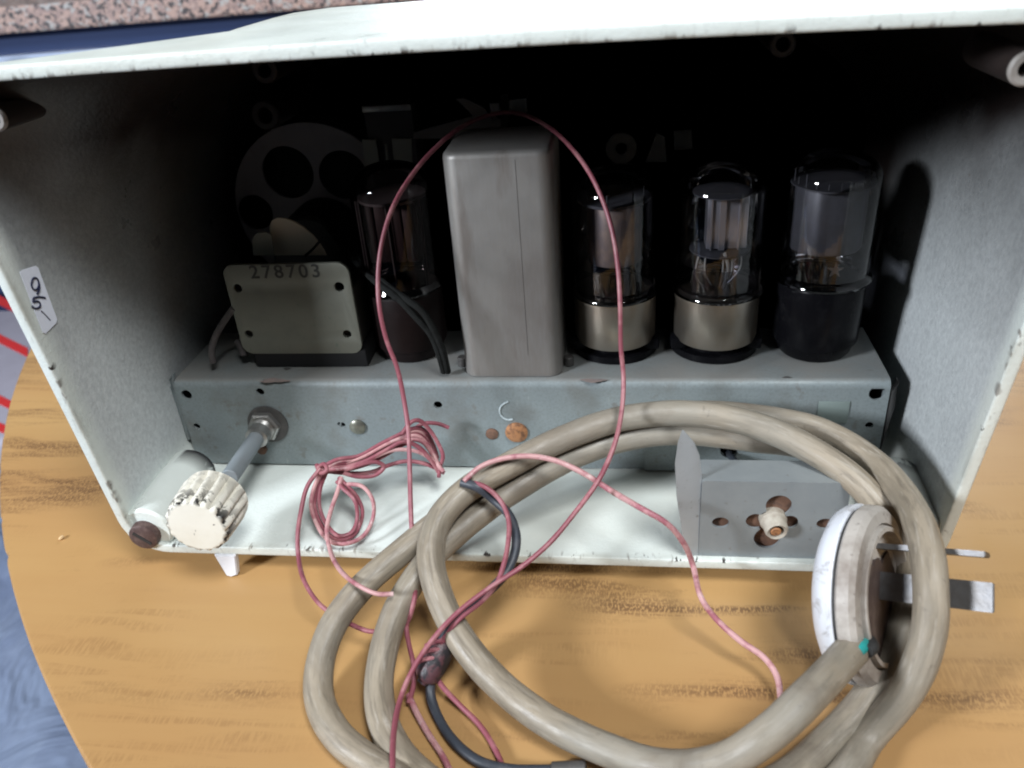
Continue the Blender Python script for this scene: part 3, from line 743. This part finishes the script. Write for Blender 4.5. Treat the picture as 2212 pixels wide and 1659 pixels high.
        gpr = None
    else:
        b = NB()
        lathe(b, c, up, [(.0005, H - .0120), (.0112, H - .0120), (.0114, H - .0124), (.0114, zb_top + .0125), (.011, zb_top + .012)], 48, fn=lambda a, h: 1 + .10 * math.cos(2 * a) + (.03 if math.cos(6 * a) > .3 else 0))
        obj('anode', b, M_plateA, t)
        b = NB(); lathe(b, c, up, [(.002, H - .0112), (.0148, H - .0110), (.0148, H - .0104), (.002, H - .0102)], 40)
        for k in range(11):
            a = math.pi + k * math.pi / 10; rr = .0135
            tube(b, [(x + rr * math.cos(a), TY + rr * math.sin(a), c.z + H - .0102), (x + rr * math.cos(a), TY + rr * math.sin(a), c.z + H - .0102 + random.uniform(.002, .0045))], .00025, 5, 3)
        obj('mica_spacer', b, M_plateA, t)
        # pale five-armed star painting in a glint just above the base
        b = NB(); pts = []
        for k in range(10):
            a = math.pi / 2 + k * math.pi / 5; rr = .0030 if k % 2 == 0 else .0011
            pts.append(Vector((x + .0012 + rr * math.cos(a), TY - .0146, c.z + zb_top + .0085 + rr * math.sin(a))))
        prism(b, pts, (0, .0006, 0)); obj('glint_star', b, simple('pale_glint', (.5, .44, .42), .6), t)
        gpr = None
    if gpr:
        b = NB(); lathe(b, c, up, gpr, 48, False); obj('getter_flash', b, M_smoke, t)
    return t
M_smoke = glass_material('smoky_getter_film', (.38, .38, .42), .3)
M_glassdim = glass_material('dark_bulb_glass', (.62, .58, .58), .35)  # darker tint and weaker reflection than the other bulbs
M_glasscol = glass_material('frosty_collar_glass', (.45, .45, .48), 1.0)
vtube(1752, 'bake', 'tall clear valve with black base, rightmost of the valves beside the right wall', .0785, .0166, .0163, .0305)
vtube(1540, 'metal', 'clear valve with a bright square anode over a shiny metal base, between two others', .0750, .0162, .0163, .0265)
vtube(1329, 'metal', 'smoky valve with brown anode over a dull gold base, next to the silver can', .0755, .0160, .0163, .0265)
vtube(897, 'brown', 'dim valve with reddish plates and dark brown base left of the silver can', .0800, .0158, .0150, .0300)

# ------------------------------------------------------------------ shield can
x0 = Y(1001, 800, .003).x; x1 = Y(1213, 800, .003).x; zt = Y(1090, 326, .004).z
cn = thing('shield_can', 'tall square-cornered silver grey metal can in the middle of the chassis', 'shield can', ((x0 + x1) / 2, .022, CZ1 + .0003))
bm = NB(); pr = rrect(x0, x1, .0035, .0405, .0055, 8); lay = []
for ins, z in ((0, CZ1 + .0003), (0, zt - .0024), (.0003, zt - .0012), (.0010, zt - .0004), (.0022, zt)):
    cxm, cym = (x0 + x1) / 2, .022
    ring = []
    for (px, py) in pr:
        ddx, ddy = px - cxm, py - cym
        ring.append(bm.verts.new((cxm + ddx * (1 - ins / .02), cym + ddy * (1 - ins / .02), z)))
    lay.append(ring)
for a, b in zip(lay, lay[1:]):
    for k in range(len(a)): bm.faces.new((a[k], a[(k + 1) % len(a)], b[(k + 1) % len(a)], b[k]))
bm.faces.new(lay[0][::-1]); bm.faces.new(lay[-1])
obj('can_body', bm, M_can, cn, angle=50)
xs = Y(1127, 560, .0035).x
bm = NB(); box(bm, xs - .00006, xs + .00006, .00342, .0036, CZ1 + .010, zt - .003); obj('seam', bm, M_dark, cn)
bm = NB()
for sx in (x0 - .0022, x1 + .0022):
    bm = NB(); cyl(bm, (sx, .013, CZ1 + .0002), (0, 0, 1), .0020, .004, 16); obj('mounting_lug', bm, M_dark, cn)

# ------------------------------------------------------------------ number plate, cream cards, speaker
py = .012
PL = Y(486, 566, py); PR = Y(752, 571, py); BLp = Y(522, 768, py); BRp = Y(785, 756, py)
tr = thing('output_transformer', 'khaki metal plate stamped with a number, four dark holes at its corners', 'transformer', ((PL.x + BRp.x) / 2, py + .01, CZ1 + .0003))
px0, px1 = (PL.x + BLp.x) / 2 , (PR.x + BRp.x) / 2
pz0, pz1 = max(CZ1 + .004, (BLp.z + BRp.z) / 2), (PL.z + PR.z) / 2
ol = rrect(px0, px1, pz0, pz1, .0045, 5)
hl = [circ(*[Y(u, v, py)[i] for i in (0, 2)], r, 16) for u, v, r in ((515, 621, .0018), (734, 618, .0020), (539, 720, .0018), (751, 720, .0018))]
bm = NB(); plate(bm, ol, hl, (0, py, 0), (1, 0, 0), (0, 0, 1), .0016, .0002)
pl = obj('number_plate', bm, M_plate, tr)
bm = NB(); box(bm, px0 + .001, px1 - .001, py + .0016, py + .022, pz0 + .002, pz1 - .012, .001); obj('lamination_stack', bm, simple('dark_laminations', (.035, .033, .03), .7), tr)
bm = NB(); box(bm, px0 + .004, px1 + .001, py - .0005, py + .020, CZ1 + .0003, pz0 + .0012, .0008); obj('mounting_clamp', bm, M_black, tr)
bm = NB(); text(bm, '278703', (Y(617, 586, py).x, py - .0009, Y(617, 586, py).z), (1, 0, 0), (0, 0, 1), .0078, .00006, .014, 0, 1.30); obj('stamped_number', bm, M_inkworn, pl, smooth=False)
# faint spot marks
cy = .020
cdt = [Y(547, 552, cy), Y(545, 522, cy), Y(548, 510, cy), Y(556, 503, cy), Y(575, 502, cy), Y(586, 507, cy), Y(592, 552, cy)]
bm = NB(); prism(bm, cdt, (0, .0006, 0)); obj('card_tab', bm, M_plate, tr)
arc = [(586, 545), (582, 490), (586, 477), (598, 470), (615, 471), (635, 478), (655, 490), (675, 508), (690, 526), (700, 540), (705, 552), (590, 552)]
bm = NB(); prism(bm, [Y(u, v, cy + .004) for u, v in arc], (0, .0008, 0), .0002); obj('cream_card', bm, M_cream, tr)
bm = NB(); tube(bm, [Y(697, 513, cy), Y(688, 524, cy), Y(676, 538, cy), Y(660, 552, cy + .002)], .0006, 6, 5); obj('loose_lead', bm, M_gwire, tr)

ys = .098; sc0 = Y(688, 452, ys); 
spk = thing('loudspeaker', 'round speaker with a perforated metal frame deep in the dark left side', 'loudspeaker', (sc0.x, ys, sc0.z))
sR = .0415
def rel(u, v): p = Y(u, v, ys); return p.x - sc0.x, p.z - sc0.z
hl = [circ(*rel(623, 372), .0126, 32), circ(*rel(742, 378), .0118, 32), circ(*rel(553, 458), .0088, 28), circ(*rel(800, 470), .0100, 28), circ(*rel(640, 570), .010, 28), circ(*rel(745, 575), .010, 28)]
bm = NB(); plate(bm, circ(0, 0, sR, 72), hl, (sc0.x, ys, sc0.z), (1, 0, 0), (0, 0, 1), .0012)
obj('speaker_frame', bm, M_spk, spk)
bm = NB(); lathe(bm, (sc0.x, ys + .002, sc0.z), (0, 1, 0), [(.012, 0), (.040, .015), (.041, .016)], 48, True); obj('cone', bm, M_cone, spk)
mc = Y(690, 500, ys - .02)
bm = NB(); cyl(bm, (sc0.x + .0035, ys - .030, sc0.z - .012), (0, 1, 0), .0185, .029, 40, .0015); obj('magnet', bm, simple('black_magnet', (.012, .012, .013), .55), spk)

# tuning condenser frame behind the left valve, spring clips and wire hooks in the dark
yb = .085
def quad(bm, pts, y, t=.001): prism(bm, [Y(u, v, y) for u, v in pts], (0, t, 0), .0001)
dk = thing('tuning_condenser', 'upright metal condenser frame in the dark behind the dim left valve', 'tuning condenser', (Y(835, 300, yb).x, yb, CZ1 + .0005))
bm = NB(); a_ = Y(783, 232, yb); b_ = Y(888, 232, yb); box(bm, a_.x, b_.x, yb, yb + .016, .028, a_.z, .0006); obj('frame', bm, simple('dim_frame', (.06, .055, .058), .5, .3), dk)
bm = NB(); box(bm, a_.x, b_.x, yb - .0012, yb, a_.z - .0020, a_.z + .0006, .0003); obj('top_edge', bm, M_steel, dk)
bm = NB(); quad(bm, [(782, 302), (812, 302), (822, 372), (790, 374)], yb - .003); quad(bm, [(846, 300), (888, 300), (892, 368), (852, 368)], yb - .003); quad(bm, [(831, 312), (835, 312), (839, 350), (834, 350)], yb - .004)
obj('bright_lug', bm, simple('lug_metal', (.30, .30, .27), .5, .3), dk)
# horizontal dial bracket
yd = .075
db = thing('dial_bracket', 'crooked metal strip with two spring clips in the shade above the silver can', 'bracket', (Y(1060, 240, yd).x, yd, Y(1060, 300, yd).z))
bm = NB(); quad(bm, [(893, 286), (1050, 243), (1090, 262), (1090, 300), (893, 300)], yd + .002); quad(bm, [(985, 214), (1003, 212), (1048, 234), (1062, 262), (1030, 262), (1010, 238)], yd)
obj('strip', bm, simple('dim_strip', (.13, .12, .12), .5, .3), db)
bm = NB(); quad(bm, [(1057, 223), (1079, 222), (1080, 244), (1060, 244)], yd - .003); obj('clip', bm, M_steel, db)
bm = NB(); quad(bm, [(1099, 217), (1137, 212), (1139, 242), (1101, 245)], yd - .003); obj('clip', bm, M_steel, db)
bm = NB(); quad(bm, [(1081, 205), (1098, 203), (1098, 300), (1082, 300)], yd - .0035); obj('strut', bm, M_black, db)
# dial pulley ring and lamp holder behind the right valves
yq = .085
dp = thing('dial_pulley', 'small dim ring-shaped pulley in the dark above the smoky valve', 'pulley', Y(1342, 320, yq))
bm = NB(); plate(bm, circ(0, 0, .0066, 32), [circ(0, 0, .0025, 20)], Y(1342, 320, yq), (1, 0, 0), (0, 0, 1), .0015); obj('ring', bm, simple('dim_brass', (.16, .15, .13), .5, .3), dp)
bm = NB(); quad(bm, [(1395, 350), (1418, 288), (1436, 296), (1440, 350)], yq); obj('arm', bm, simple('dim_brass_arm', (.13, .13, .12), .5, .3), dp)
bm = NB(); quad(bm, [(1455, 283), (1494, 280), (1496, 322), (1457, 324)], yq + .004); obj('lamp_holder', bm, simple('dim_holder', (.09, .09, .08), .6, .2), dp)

# grey cloth-covered leads across the dim valve
lw = thing('cloth_lead_pair', 'dark grey twisted cloth leads crossing in front of the dim left valve', 'wire', Y(965, 803, .004))
for dxx in (-7, 7):
    bm = NB(); tube(bm, [Y(700 + dxx, 470, .06), Y(770 + dxx, 560, .03), Y(830 + dxx, 618, .008), Y(868 + dxx, 645, .001), Y(905 + dxx * .9, 678 - dxx, -.001), Y(935 + dxx * .8, 720, -.001), Y(952 + dxx * .7, 760, .0), Y(963 + dxx * .6, 803, .004)], .0014, 10, 8)
    obj('lead', bm, M_gwire, lw)

# ------------------------------------------------------------------ bracket at the right
yf = -.0500
B0 = Y(1508, 1200, yf); BT = Y(1512, 1037, yf); BR_ = Y(1840, 1040, yf)
bx0, bx1, bz0, bz1 = B0.x, BR_.x, ZBI + .0003, BT.z
br = thing('mounting_bracket', 'grey sheet-metal bracket with a cross-shaped hole on the cabinet floor', 'bracket', ((bx0 + bx1) / 2, yf, bz0))
bcx, bcz = Y(1668, 1125, yf).x, Y(1668, 1125, yf).z
cross = []
K = Y(1167, 500, yf); pxm = (Y(1700, 1118, yf) - Y(1640, 1118, yf)).length / 60
lobes = [(.2, 0, 33), (10, 46, 28), (-8, -48, 29), (-37, 0, 21), (38, 0, 18)]
for k in range(120):
    a = 2 * math.pi * k / 120; best_r = 0
    for lx, lz, lr in lobes:
        b_ = lx * math.cos(a) + lz * math.sin(a); q_ = b_ * b_ - (lx * lx + lz * lz - lr * lr)
        if q_ >= 0: best_r = max(best_r, b_ + math.sqrt(q_))
    cross.append((bcx + best_r * pxm * math.cos(a), bcz + best_r * pxm * math.sin(a)))
def hp(u, v): p = Y(u, v, yf); return p.x, p.z
bm = NB(); plate(bm, rrect(bx0, bx1, bz0, bz1, .0008, 3), [cross, circ(*hp(1556, 1127), .0029, 20, .8), circ(*hp(1782, 1130), .0029, 20, .8)], (0, yf, 0), (1, 0, 0), (0, 0, 1), .0010)
box(bm, bx0, bx1, yf + .0005, yf + .012, bz1 - .0011, bz1 - .0001)
obj('front_plate', bm, M_bracket, br)
bm = NB(); box(bm, bx0 + .004, bx1 - .002, yf + .0016, yf + .0026, bz0, bz1 - .003); obj('rusty_backing', bm, M_rust, br)
bm = NB()
fin = [(1512, 1202, yf), (1512, 1040, yf), (1507, 985, yf), (1497, 962, yf - .001), (1484, 945, yf - .002), (1472, 930, yf - .0025), (1463, 957, yf - .003), (1458, 1000, yf - .004), (1461, 1070, yf - .0045), (1470, 1130, yf - .0035), (1480, 1192, yf - .002)]
prism(bm, [Y(*p) for p in fin], (.0008, .0006, 0), .0002)
obj('side_fin', bm, simple('bright_galvanised', (.44, .465, .485), .5, .3, (50, .45, .7, (.36, .38, .40), .8), (420, .62, .70, (0.2, .19, .18), .6)), br)
bm = NB(); lathe(bm, (bcx, yf + .004, bcz + .0004), Vector((.10, -1, -.10)), [(.0046, 0), (.0046, .0045), (.0041, .0052), (.0039, .0085), (.0033, .0095), (.0024, .0090), (.0022, .004)], 28)
bs = obj('bushing', bm, simple('cream_insulator', (.40, .37, .31), .6, 0, (160, .42, .62, (.24, .20, .16), .8)), br)
bm = NB(); cyl(bm, Vector((bcx + .0005, yf - .0046, bcz + .0004 - .0009)), Vector((.10, -1, -.10)), .0018, .0008, 16); obj('bushing_core', bm, M_copper, bs)
bm = NB(); x0, z0 = fp(1740, 1010); box(bm, Y(1738, 960, -.012).x, Y(1838, 960, -.012).x, -.013, -.012, ZBI + .0003, Y(1738, 945, -.012).z, .0002); obj('rear_plate', bm, M_bracket, br)

# ------------------------------------------------------------------ mains cord
CR = .0047
def surf(p, h):                       # the coil lies on the table and leans up over the lip of the cabinet
    y = p[1]; s = max(0.0, y + .118)
    return p[2] - (CR + .0004 + h + .50 * s * s / (s + .012))
def C(u, v, h=0.0): return hit(u, v, lambda p: surf(p, h))
strand3 = [(1640, 950, .000), (1560, 940, .000), (1470, 934, .000), (1360, 945, .000), (1240, 985, 0), (1130, 1045, 0), (1030, 1115, 0), (940, 1195, 0), (865, 1300, 0), (830, 1400, 0), (818, 1490, 0), (835, 1580, 0), (890, 1660, 0)]
off3 = [(1020, 1745, 0), (1250, 1800, 0), (1500, 1810, 0), (1700, 1760, 0), (1815, 1690, 0)]
s2r = [(1870, 1600, 0), (1960, 1490, .012), (2006, 1370, .026), (2010, 1260, .034), (1995, 1160, .030), (1945, 1060, .016), (1870, 985, .006), (1770, 930, .001), (1660, 905, 0.0), (1540, 893, .0), (1420, 900, .0), (1300, 930, .0), (1180, 975, .0), (1070, 1035, .0), (970, 1110, .0), (870, 1190, 0), (780, 1270, 0), (720, 1350, 0), (692, 1430, 0), (690, 1510, 0), (730, 1590, 0), (820, 1660, 0)]
off2 = [(960, 1740, .006), (1150, 1790, .010), (1350, 1790, .010), (1520, 1750, .004), (1680, 1690, 0)]
s1r = [(1790, 1600, -.0), (1880, 1500, 0.), (1930, 1400, 0), (1960, 1300, .0), (1965, 1210, .001), (1925, 1130, .006), (1850, 1040, .011), (1740, 965, .011), (1620, 915, .0105), (1480, 893, .010), (1340, 905, .010), (1210, 950, .010), (1100, 1005, .010), (1000, 1065, .010), (945, 1130, .0105), (930, 1200, .0105), (950, 1290, .009), (995, 1380, .007), (1065, 1465, .005), (1170, 1550, .004), (1300, 1615, .004), (1430, 1655, .006), (1560, 1645, .018), (1660, 1585, .027), (1750, 1500, .030), (1800, 1448, .026), (1842, 1402, .020)]
path = [C(*p) for p in strand3 + off3 + s2r + off2 + s1r]
tail = [Y(1780, 975, -.012), Y(1720, 960, -.018)]
path = tail + path
PCc = Y(1812, 1285, -.085)
cord = thing('power_cord', 'thick grubby beige mains cord coiled in front of the radio, with a white plug', 'power cord', Vector((.02, -.11, 0)))
nP = len(path)
bm = NB(); tube(bm, path, CR, 18, 12, .022); cordm = obj('cord', bm, M_cord, cord, angle=180)
# plug: a thick disc on edge, pins pointing to the right
pc = hit(1868, 1282, lambda p: p[2] - .0285)
er = Vector(right); toward = (Vector(CAM) - pc).normalized(); er = (er - toward * er.dot(toward)).normalized()
PN = (er * .94 + toward * .33).normalized(); PN = (PN + Vector(down) * .12).normalized()
RP = .0272
pcL = pc
b = NB(); lathe(b, pcL, -PN, [(RP * .5, .0006), (RP - .0006, .0006), (RP, .0014), (RP * .985, .0036), (RP * .93, .0060), (RP * .80, .0080), (RP * .5, .0092), (.0004, .0096)], 64)
pg = obj('plug_cover', b, M_plug, cord)
b = NB(); lathe(b, pcL, PN, [(RP * .5, .0003), (RP - .0008, .0003), (RP - .0002, .0010), (RP * .985, .0042), (RP * .93, .0056), (RP * .80, .0060), (RP * .78, .0040), (.0006, .0036)], 64)
pb_ = obj('plug_body', b, M_plugdirty, cord)
upv0 = (Vector((0, 0, 1)) - PN * PN.z).normalized(); sdv0 = PN.cross(upv0)
b = NB(); pts = []
for k in range(48):
    a = 2 * math.pi * k / 48; rr = RP * .62 * (1 + .10 * math.sin(5 * a + 1) + .07 * math.sin(11 * a) + .04 * math.sin(23 * a))
    pts.append(pcL + PN * .0036 - upv0 * RP * .20 + (sdv0 * math.cos(a) * .9 + upv0 * math.sin(a)) * rr)
prism(b, pts, PN * .0010, .0002); obj('scorched_recess', b, M_scorch, pb_)
b = NB(); cyl(b, pcL - PN * .0008, PN, RP - .0012, .0014, 48); obj('seam_gap', b, M_ink, pb_)
b = NB(); lathe(b, pcL + PN * .0036, PN, [(RP * .79, 0), (RP * .76, .0036), (RP * .71, .0036), (RP * .70, 0)], 48, False); obj('raised_ring', b, M_plugdirty, pb_)
_, U1, V1 = frame(PN)
upv = (Vector((0, 0, 1)) - PN * PN.z).normalized(); sdv = PN.cross(upv)
def blade(u, v, L, wu, wv, name):
    # a bar whose far end is seen at (u, v)
    r = Vector(ray(u, v)).normalized(); n = PN.cross(sdv).normalized()
    # intersect with the plane through the plug axis facing the camera
    nn = toward - PN * toward.dot(PN); nn.normalize()
    t = (pcL - Vector(CAM)).dot(nn) / r.dot(nn); end = Vector(CAM) + r * t
    st = end - PN * L
    wup = nn.cross(PN).normalized()
    b = NB(); prism(b, [st - wup * wu - nn * wv, st + wup * wu - nn * wv, st + wup * wu + nn * wv, st - wup * wu + nn * wv], PN * L, .0003); return obj(name, b, M_blade, cord, smooth=False)
blade(2148, 1292, .034, .0041, .0008, 'plug_pin'); blade(2134, 1199, .032, .0008, .003, 'plug_pin')
E_ = path[-1]; D_ = (path[-1] - path[-2]).normalized(); base_in = pcL - upv * RP * .90
b = NB(); tube(b, [E_ - D_ * .002, E_ + D_ * .002, (E_ + base_in) / 2 + toward * .002, base_in + upv * .004], .0030, 12, 8); obj('cord_stub', b, M_ink, cord)
b = NB(); o1 = toward * .0040 + er * .0016; tube(b, [E_ - D_ * .001 + o1, E_ + D_ * .0020 + o1 * 1.1, E_ + D_ * .0055 + o1 * .6, E_ + D_ * .009], .0018, 12, 8); obj('inner_core', b, M_teal, cord)
b = NB(); o1 = toward * .0022 + er * .0042; tube(b, [E_ - D_ * .001 + o1, E_ + D_ * .0015 + o1 * 1.1, E_ + D_ * .005 + o1 * .7, E_ + D_ * .008], .0018, 12, 8); obj('inner_core', b, M_ink, cord)

# ------------------------------------------------------------------ pink wires
WR = .00088
def wire(name, label, paths, m, r=WR, seg=10, extra=None, rib=.0):
    P0 = paths[0][0]
    t = None
    if len(paths) > 1:
        t = thing(name, label, 'wire', P0)
        for p in paths:
            b = NB(); tube(b, p, r, seg, 10, .05, True, rib); obj('strand', b, m if not isinstance(m, list) else m[paths.index(p) % len(m)], t)
        return t
    b = NB(); tube(b, paths[0], r, seg, 10, .05, True, rib); o = obj(name, b, m); tag(o, label, 'wire'); return o
# the long loop thrown over the can
left = [Y(1092, 243, .040), Y(1040, 254, .036), Y(985, 282, .028), Y(930, 330, .020), Y(885, 385, .009), Y(850, 445, -.003), Y(828, 510, -.010), Y(817, 585, -.016), Y(819, 660, -.022), Y(835, 735, -.024), Y(858, 795, -.026), Y(872, 860, -.029), Y(882, 930, -.035), Y(885, 1010, -.044), Y(887, 1090, -.055), Y(890, 1160, -.064), Y(894, 1230, -.071), C(896, 1290, .003), C(886, 1330, 0), C(878, 1352, -.003), C(884, 1395, -.0035), C(894, 1440, -.0035), C(893, 1480, -.0035), C(882, 1520, -.0030)]
rightp = [Y(1092, 243, .040), Y(1140, 251, .034), Y(1190, 278, .024), Y(1235, 320, .012), Y(1275, 375, .002), Y(1305, 440, -.006), Y(1325, 510, -.012), Y(1336, 590, -.017), Y(1340, 670, -.022), Y(1341, 750, -.024), Y(1347, 815, -.027), Y(1344, 880, -.034), Y(1332, 945, -.044), Y(1312, 1000, -.052), Y(1285, 1050, -.060), C(1240, 1110, .018), C(1190, 1170, .018), C(1130, 1222, .018), C(1060, 1268, .0175), C(990, 1322, .0165), C(940, 1375, .013), C(898, 1435, .008), C(868, 1500, .004), C(852, 1570, .006), C(848, 1645, .008), C(850, 1720, .008)]
full = left[::-1] + rightp[1:]
wire('pink_wire', 'long pink wire arching up over the silver can and down both sides', [full], M_pink, .00084)
# bundle and hanging coil
def yb_(pts): return [Y(u, v, y) for u, v, y in pts]
bund = []
for k in range(3):
    o_ = k * 5.0
    bund.append(yb_([(690 + o_, 1012 + o_ * .8, -.030), (730, 1000 - 8 + o_, -.028), (775, 985 + o_ * 1.3, -.024), (820, 960 + o_ * 1.4, -.020), (860, 940 + o_ * 1.2, -.017), (893, 925 + o_, -.014), (915, 928 + o_ * 1.5, -.012), (935, 958 + o_ * 2, -.012), (945, 990 + o_ * 2, -.014)]))
bund.append(yb_([(700, 1018, -.031), (745, 1022, -.029), (800, 1020, -.024), (840, 1005, -.022), (880, 996, -.02), (925, 1004, -.018), (960, 1022, -.018)]))
bund.append(yb_([(705, 1014, -.033), (760, 1010, -.030), (800, 992, -.026), (850, 972, -.022), (900, 975, -.020), (935, 995, -.018), (958, 1018, -.02)]))
bund.append(yb_([(868, 938, -.020), (888, 912, -.017), (905, 908, -.015), (925, 925, -.014), (945, 955, -.015), (957, 985, -.017), (950, 1010, -.018), (948, 1030, -.022)]))
bund.append(yb_([(890, 930, -.014), (915, 915, -.011), (945, 915, -.009), (970, 924, -.009)]))
for k, (du, dv, dy) in enumerate(((3, -4, .001), (8, 9, -.001), (-2, 6, -.003), (12, 2, .0))):
    bund.append(yb_([(694 + du * .4, 1014 + dv * .4, -.031 + dy), (738 + du, 1006 + dv, -.028 + dy), (790 + du, 988 + dv * 1.4, -.024 + dy), (838 + du, 962 + dv * 1.5, -.020 + dy), (872 + du, 948 + dv, -.018 + dy), (900 + du, 950 + dv * 2, -.016 + dy), (928 + du * .5, 978 + dv * 2, -.016 + dy), (948, 1012 + dv, -.019)]))
bund.append(yb_([(742, 1022, -.032), (775, 1030, -.030), (812, 1026, -.027), (830, 1008, -.025), (812, 998, -.026), (778, 1004, -.029), (745, 1016, -.031)]))
bund.append(yb_([(684, 1004, -.031), (692, 1022, -.035), (706, 1016, -.036), (700, 1002, -.033), (688, 1010, -.034), (702, 1026, -.034)]))
# coil hanging at the left
def fl(u, v, h=.0014): return Zp(u, v, ZBI + h)
bund.append([Y(697, 1012, -.033), Y(678, 1055, -.037), Y(672, 1095, -.041), Y(688, 1140, -.046), fl(718, 1172, .0045), fl(750, 1174, .0045), fl(785, 1158, .0045), Y(806, 1118, -.043), Y(805, 1080, -.040), Y(785, 1052, -.037), Y(757, 1046, -.034), Y(735, 1050, -.032)])
bund.append([Y(700, 1016, -.031), Y(685, 1055, -.035), Y(680, 1095, -.039), Y(697, 1138, -.044), fl(728, 1166, .0025), fl(755, 1162, .0025), fl(775, 1140, .0025), Y(783, 1105, -.040), Y(772, 1075, -.037), Y(750, 1050, -.034), Y(732, 1032, -.031)])
bund.append([Y(706, 1018, -.033), Y(692, 1055, -.036), Y(690, 1095, -.040), Y(705, 1132, -.045), fl(733, 1158, .004), fl(760, 1150, .004), Y(772, 1118, -.042), Y(766, 1080, -.039), Y(742, 1056, -.036), Y(728, 1040, -.033)])
bund.append([Y(738, 1030, -.032), Y(728, 1065, -.037), Y(714, 1105, -.044), Y(706, 1145, -.051), Y(712, 1185, -.0585), C(735, 1232, .001), C(770, 1262, .009), C(815, 1283, .010), C(850, 1283, .009)])
bund.append([Y(692, 1012, -.034), Y(664, 1050, -.040), Y(650, 1105, -.048), Y(643, 1155, -.056), Y(645, 1205, -.062), C(662, 1265, 0), C(690, 1305, -.003), C(725, 1330, -.0035), C(765, 1352, -.0035), C(800, 1364, -.0035), C(840, 1360, -.0035), C(880, 1350, -.003)])
wire('pink_wire_bundle', 'tangled bundle of thin pink wires tied and looped at the lower left of the chassis', bund, [M_pink, M_pinkpale, M_pink], .00082)
b = NB(); kp = Y(697, 1014, -.032)
# crossing wire to the right
r1 = [C(1002, 1040, .0185), C(1035, 1010, .019), C(1080, 992, .019), C(1140, 985, .019), C(1200, 995, .018), C(1260, 1022, .016), C(1320, 1060, .012), Y(1385, 1098, -.066), Y(1440, 1130, -.068), Y(1478, 1175, -.067), Y(1498, 1225, -.066), C(1514, 1290, .001), C(1545, 1335, -.003), C(1600, 1385, -.0035), C(1650, 1420, -.0035), C(1678, 1460, -.0035), C(1686, 1505, -.0035), C(1688, 1560, -.0035)]
wire('pink_wire', 'mottled pink wire running right over the cord and down onto the table by the plug', [r1], [M_pinkpale][0], .00098)
r2 = [C(1000, 1040, .0165), C(1045, 1050, .018), C(1080, 1080, .015), C(1098, 1120, .014), C(1098, 1170, .014), C(1088, 1220, .014), C(1072, 1262, .013), C(1040, 1300, .0135), C(995, 1335, .0145), C(955, 1385, .008), C(935, 1440, .002), C(950, 1475, -.001), C(990, 1520, -.0035), C(1035, 1565, -.0035), C(1065, 1610, -.0035), C(1085, 1655, -.0035), C(1095, 1720, -.0035)]
wire('pink_wire', 'pink wire beside the blue-black one through the taped joint', [r2], M_pink, .00084)
r3 = [C(882, 1500, -.0035), C(900, 1540, -.0035), C(925, 1585, -.0035), C(960, 1640, -.0035), C(985, 1700, -.0035)]
wire('pink_wire', 'short pale pink wire on the table left of the blue-black one', [r3], M_pinkpale, .00098)
# blue-black wire
r4 = [C(998, 1042, .0165), C(1030, 1052, .017), C(1065, 1078, .012), C(1098, 1110, .0115), C(1114, 1150, .0115), C(1113, 1190, .0115), C(1095, 1235, .011), C(1055, 1278, .0115), C(1010, 1312, .0120), C(975, 1352, .0115), C(950, 1395, .005), C(935, 1450, .001), C(930, 1500, -.0025), C(952, 1560, -.003), C(990, 1612, -.003), C(1040, 1648, -.003), C(1100, 1662, -.003), C(1190, 1664, -.003)]
bw = thing('blue_black_wire', 'blue-black wire with a taped joint, running down over the cord to the bottom edge', 'wire', r4[-1])
b = NB(); tube(b, r4, .00155, 12, 10, .06); obj('wire_run', b, M_bwire, bw)
b = NB(); tp = [C(968, 1380, .005), C(950, 1405, .0035), C(936, 1432, .002), C(922, 1460, .001), C(912, 1476, 0)]
tube(b, tp, lambda t: .0018 + .0028 * math.sin(math.pi * min(1, t * 1.1)) ** .5, 14, 8, .08); tpo = obj('tape_wrap', b, M_tape, bw)
b = NB()
for q in range(3):
    a0 = tp[1] * (1 - q / 3) + tp[3] * (q / 3); tube(b, [a0 + Vector((-.004, -.001, .003)), a0 + Vector((0, -.001, .0052)), a0 + Vector((.004, .001, .0035))], .0007, 8, 6)
obj('wire_lashing', b, M_pink, tpo)
b = NB(); cyl(b, C(1192, 1664, -.003), Vector((1, .05, .1)), .0024, .010, 16); obj('wire_terminal', b, M_dark, bw)

# a crumb on the table
cr_ = Zp(133, 1163, .0004); b = NB()
bmesh.ops.create_icosphere(b, subdivisions=2, radius=.0011)
for q in b.verts: q.co = Vector((q.co.x * .8 + cr_.x, q.co.y * 1.3 + cr_.y, max(.0002, q.co.z * .6 + .0008))) + Vector((random.uniform(-1, 1), random.uniform(-1, 1), 0)) * .0001
o = obj('wood_crumb', b, simple('pale_crumb', (.62, .42, .22), .7)); tag(o, 'tiny pale crumb lying on the bare table left of the cabinet', 'crumb')
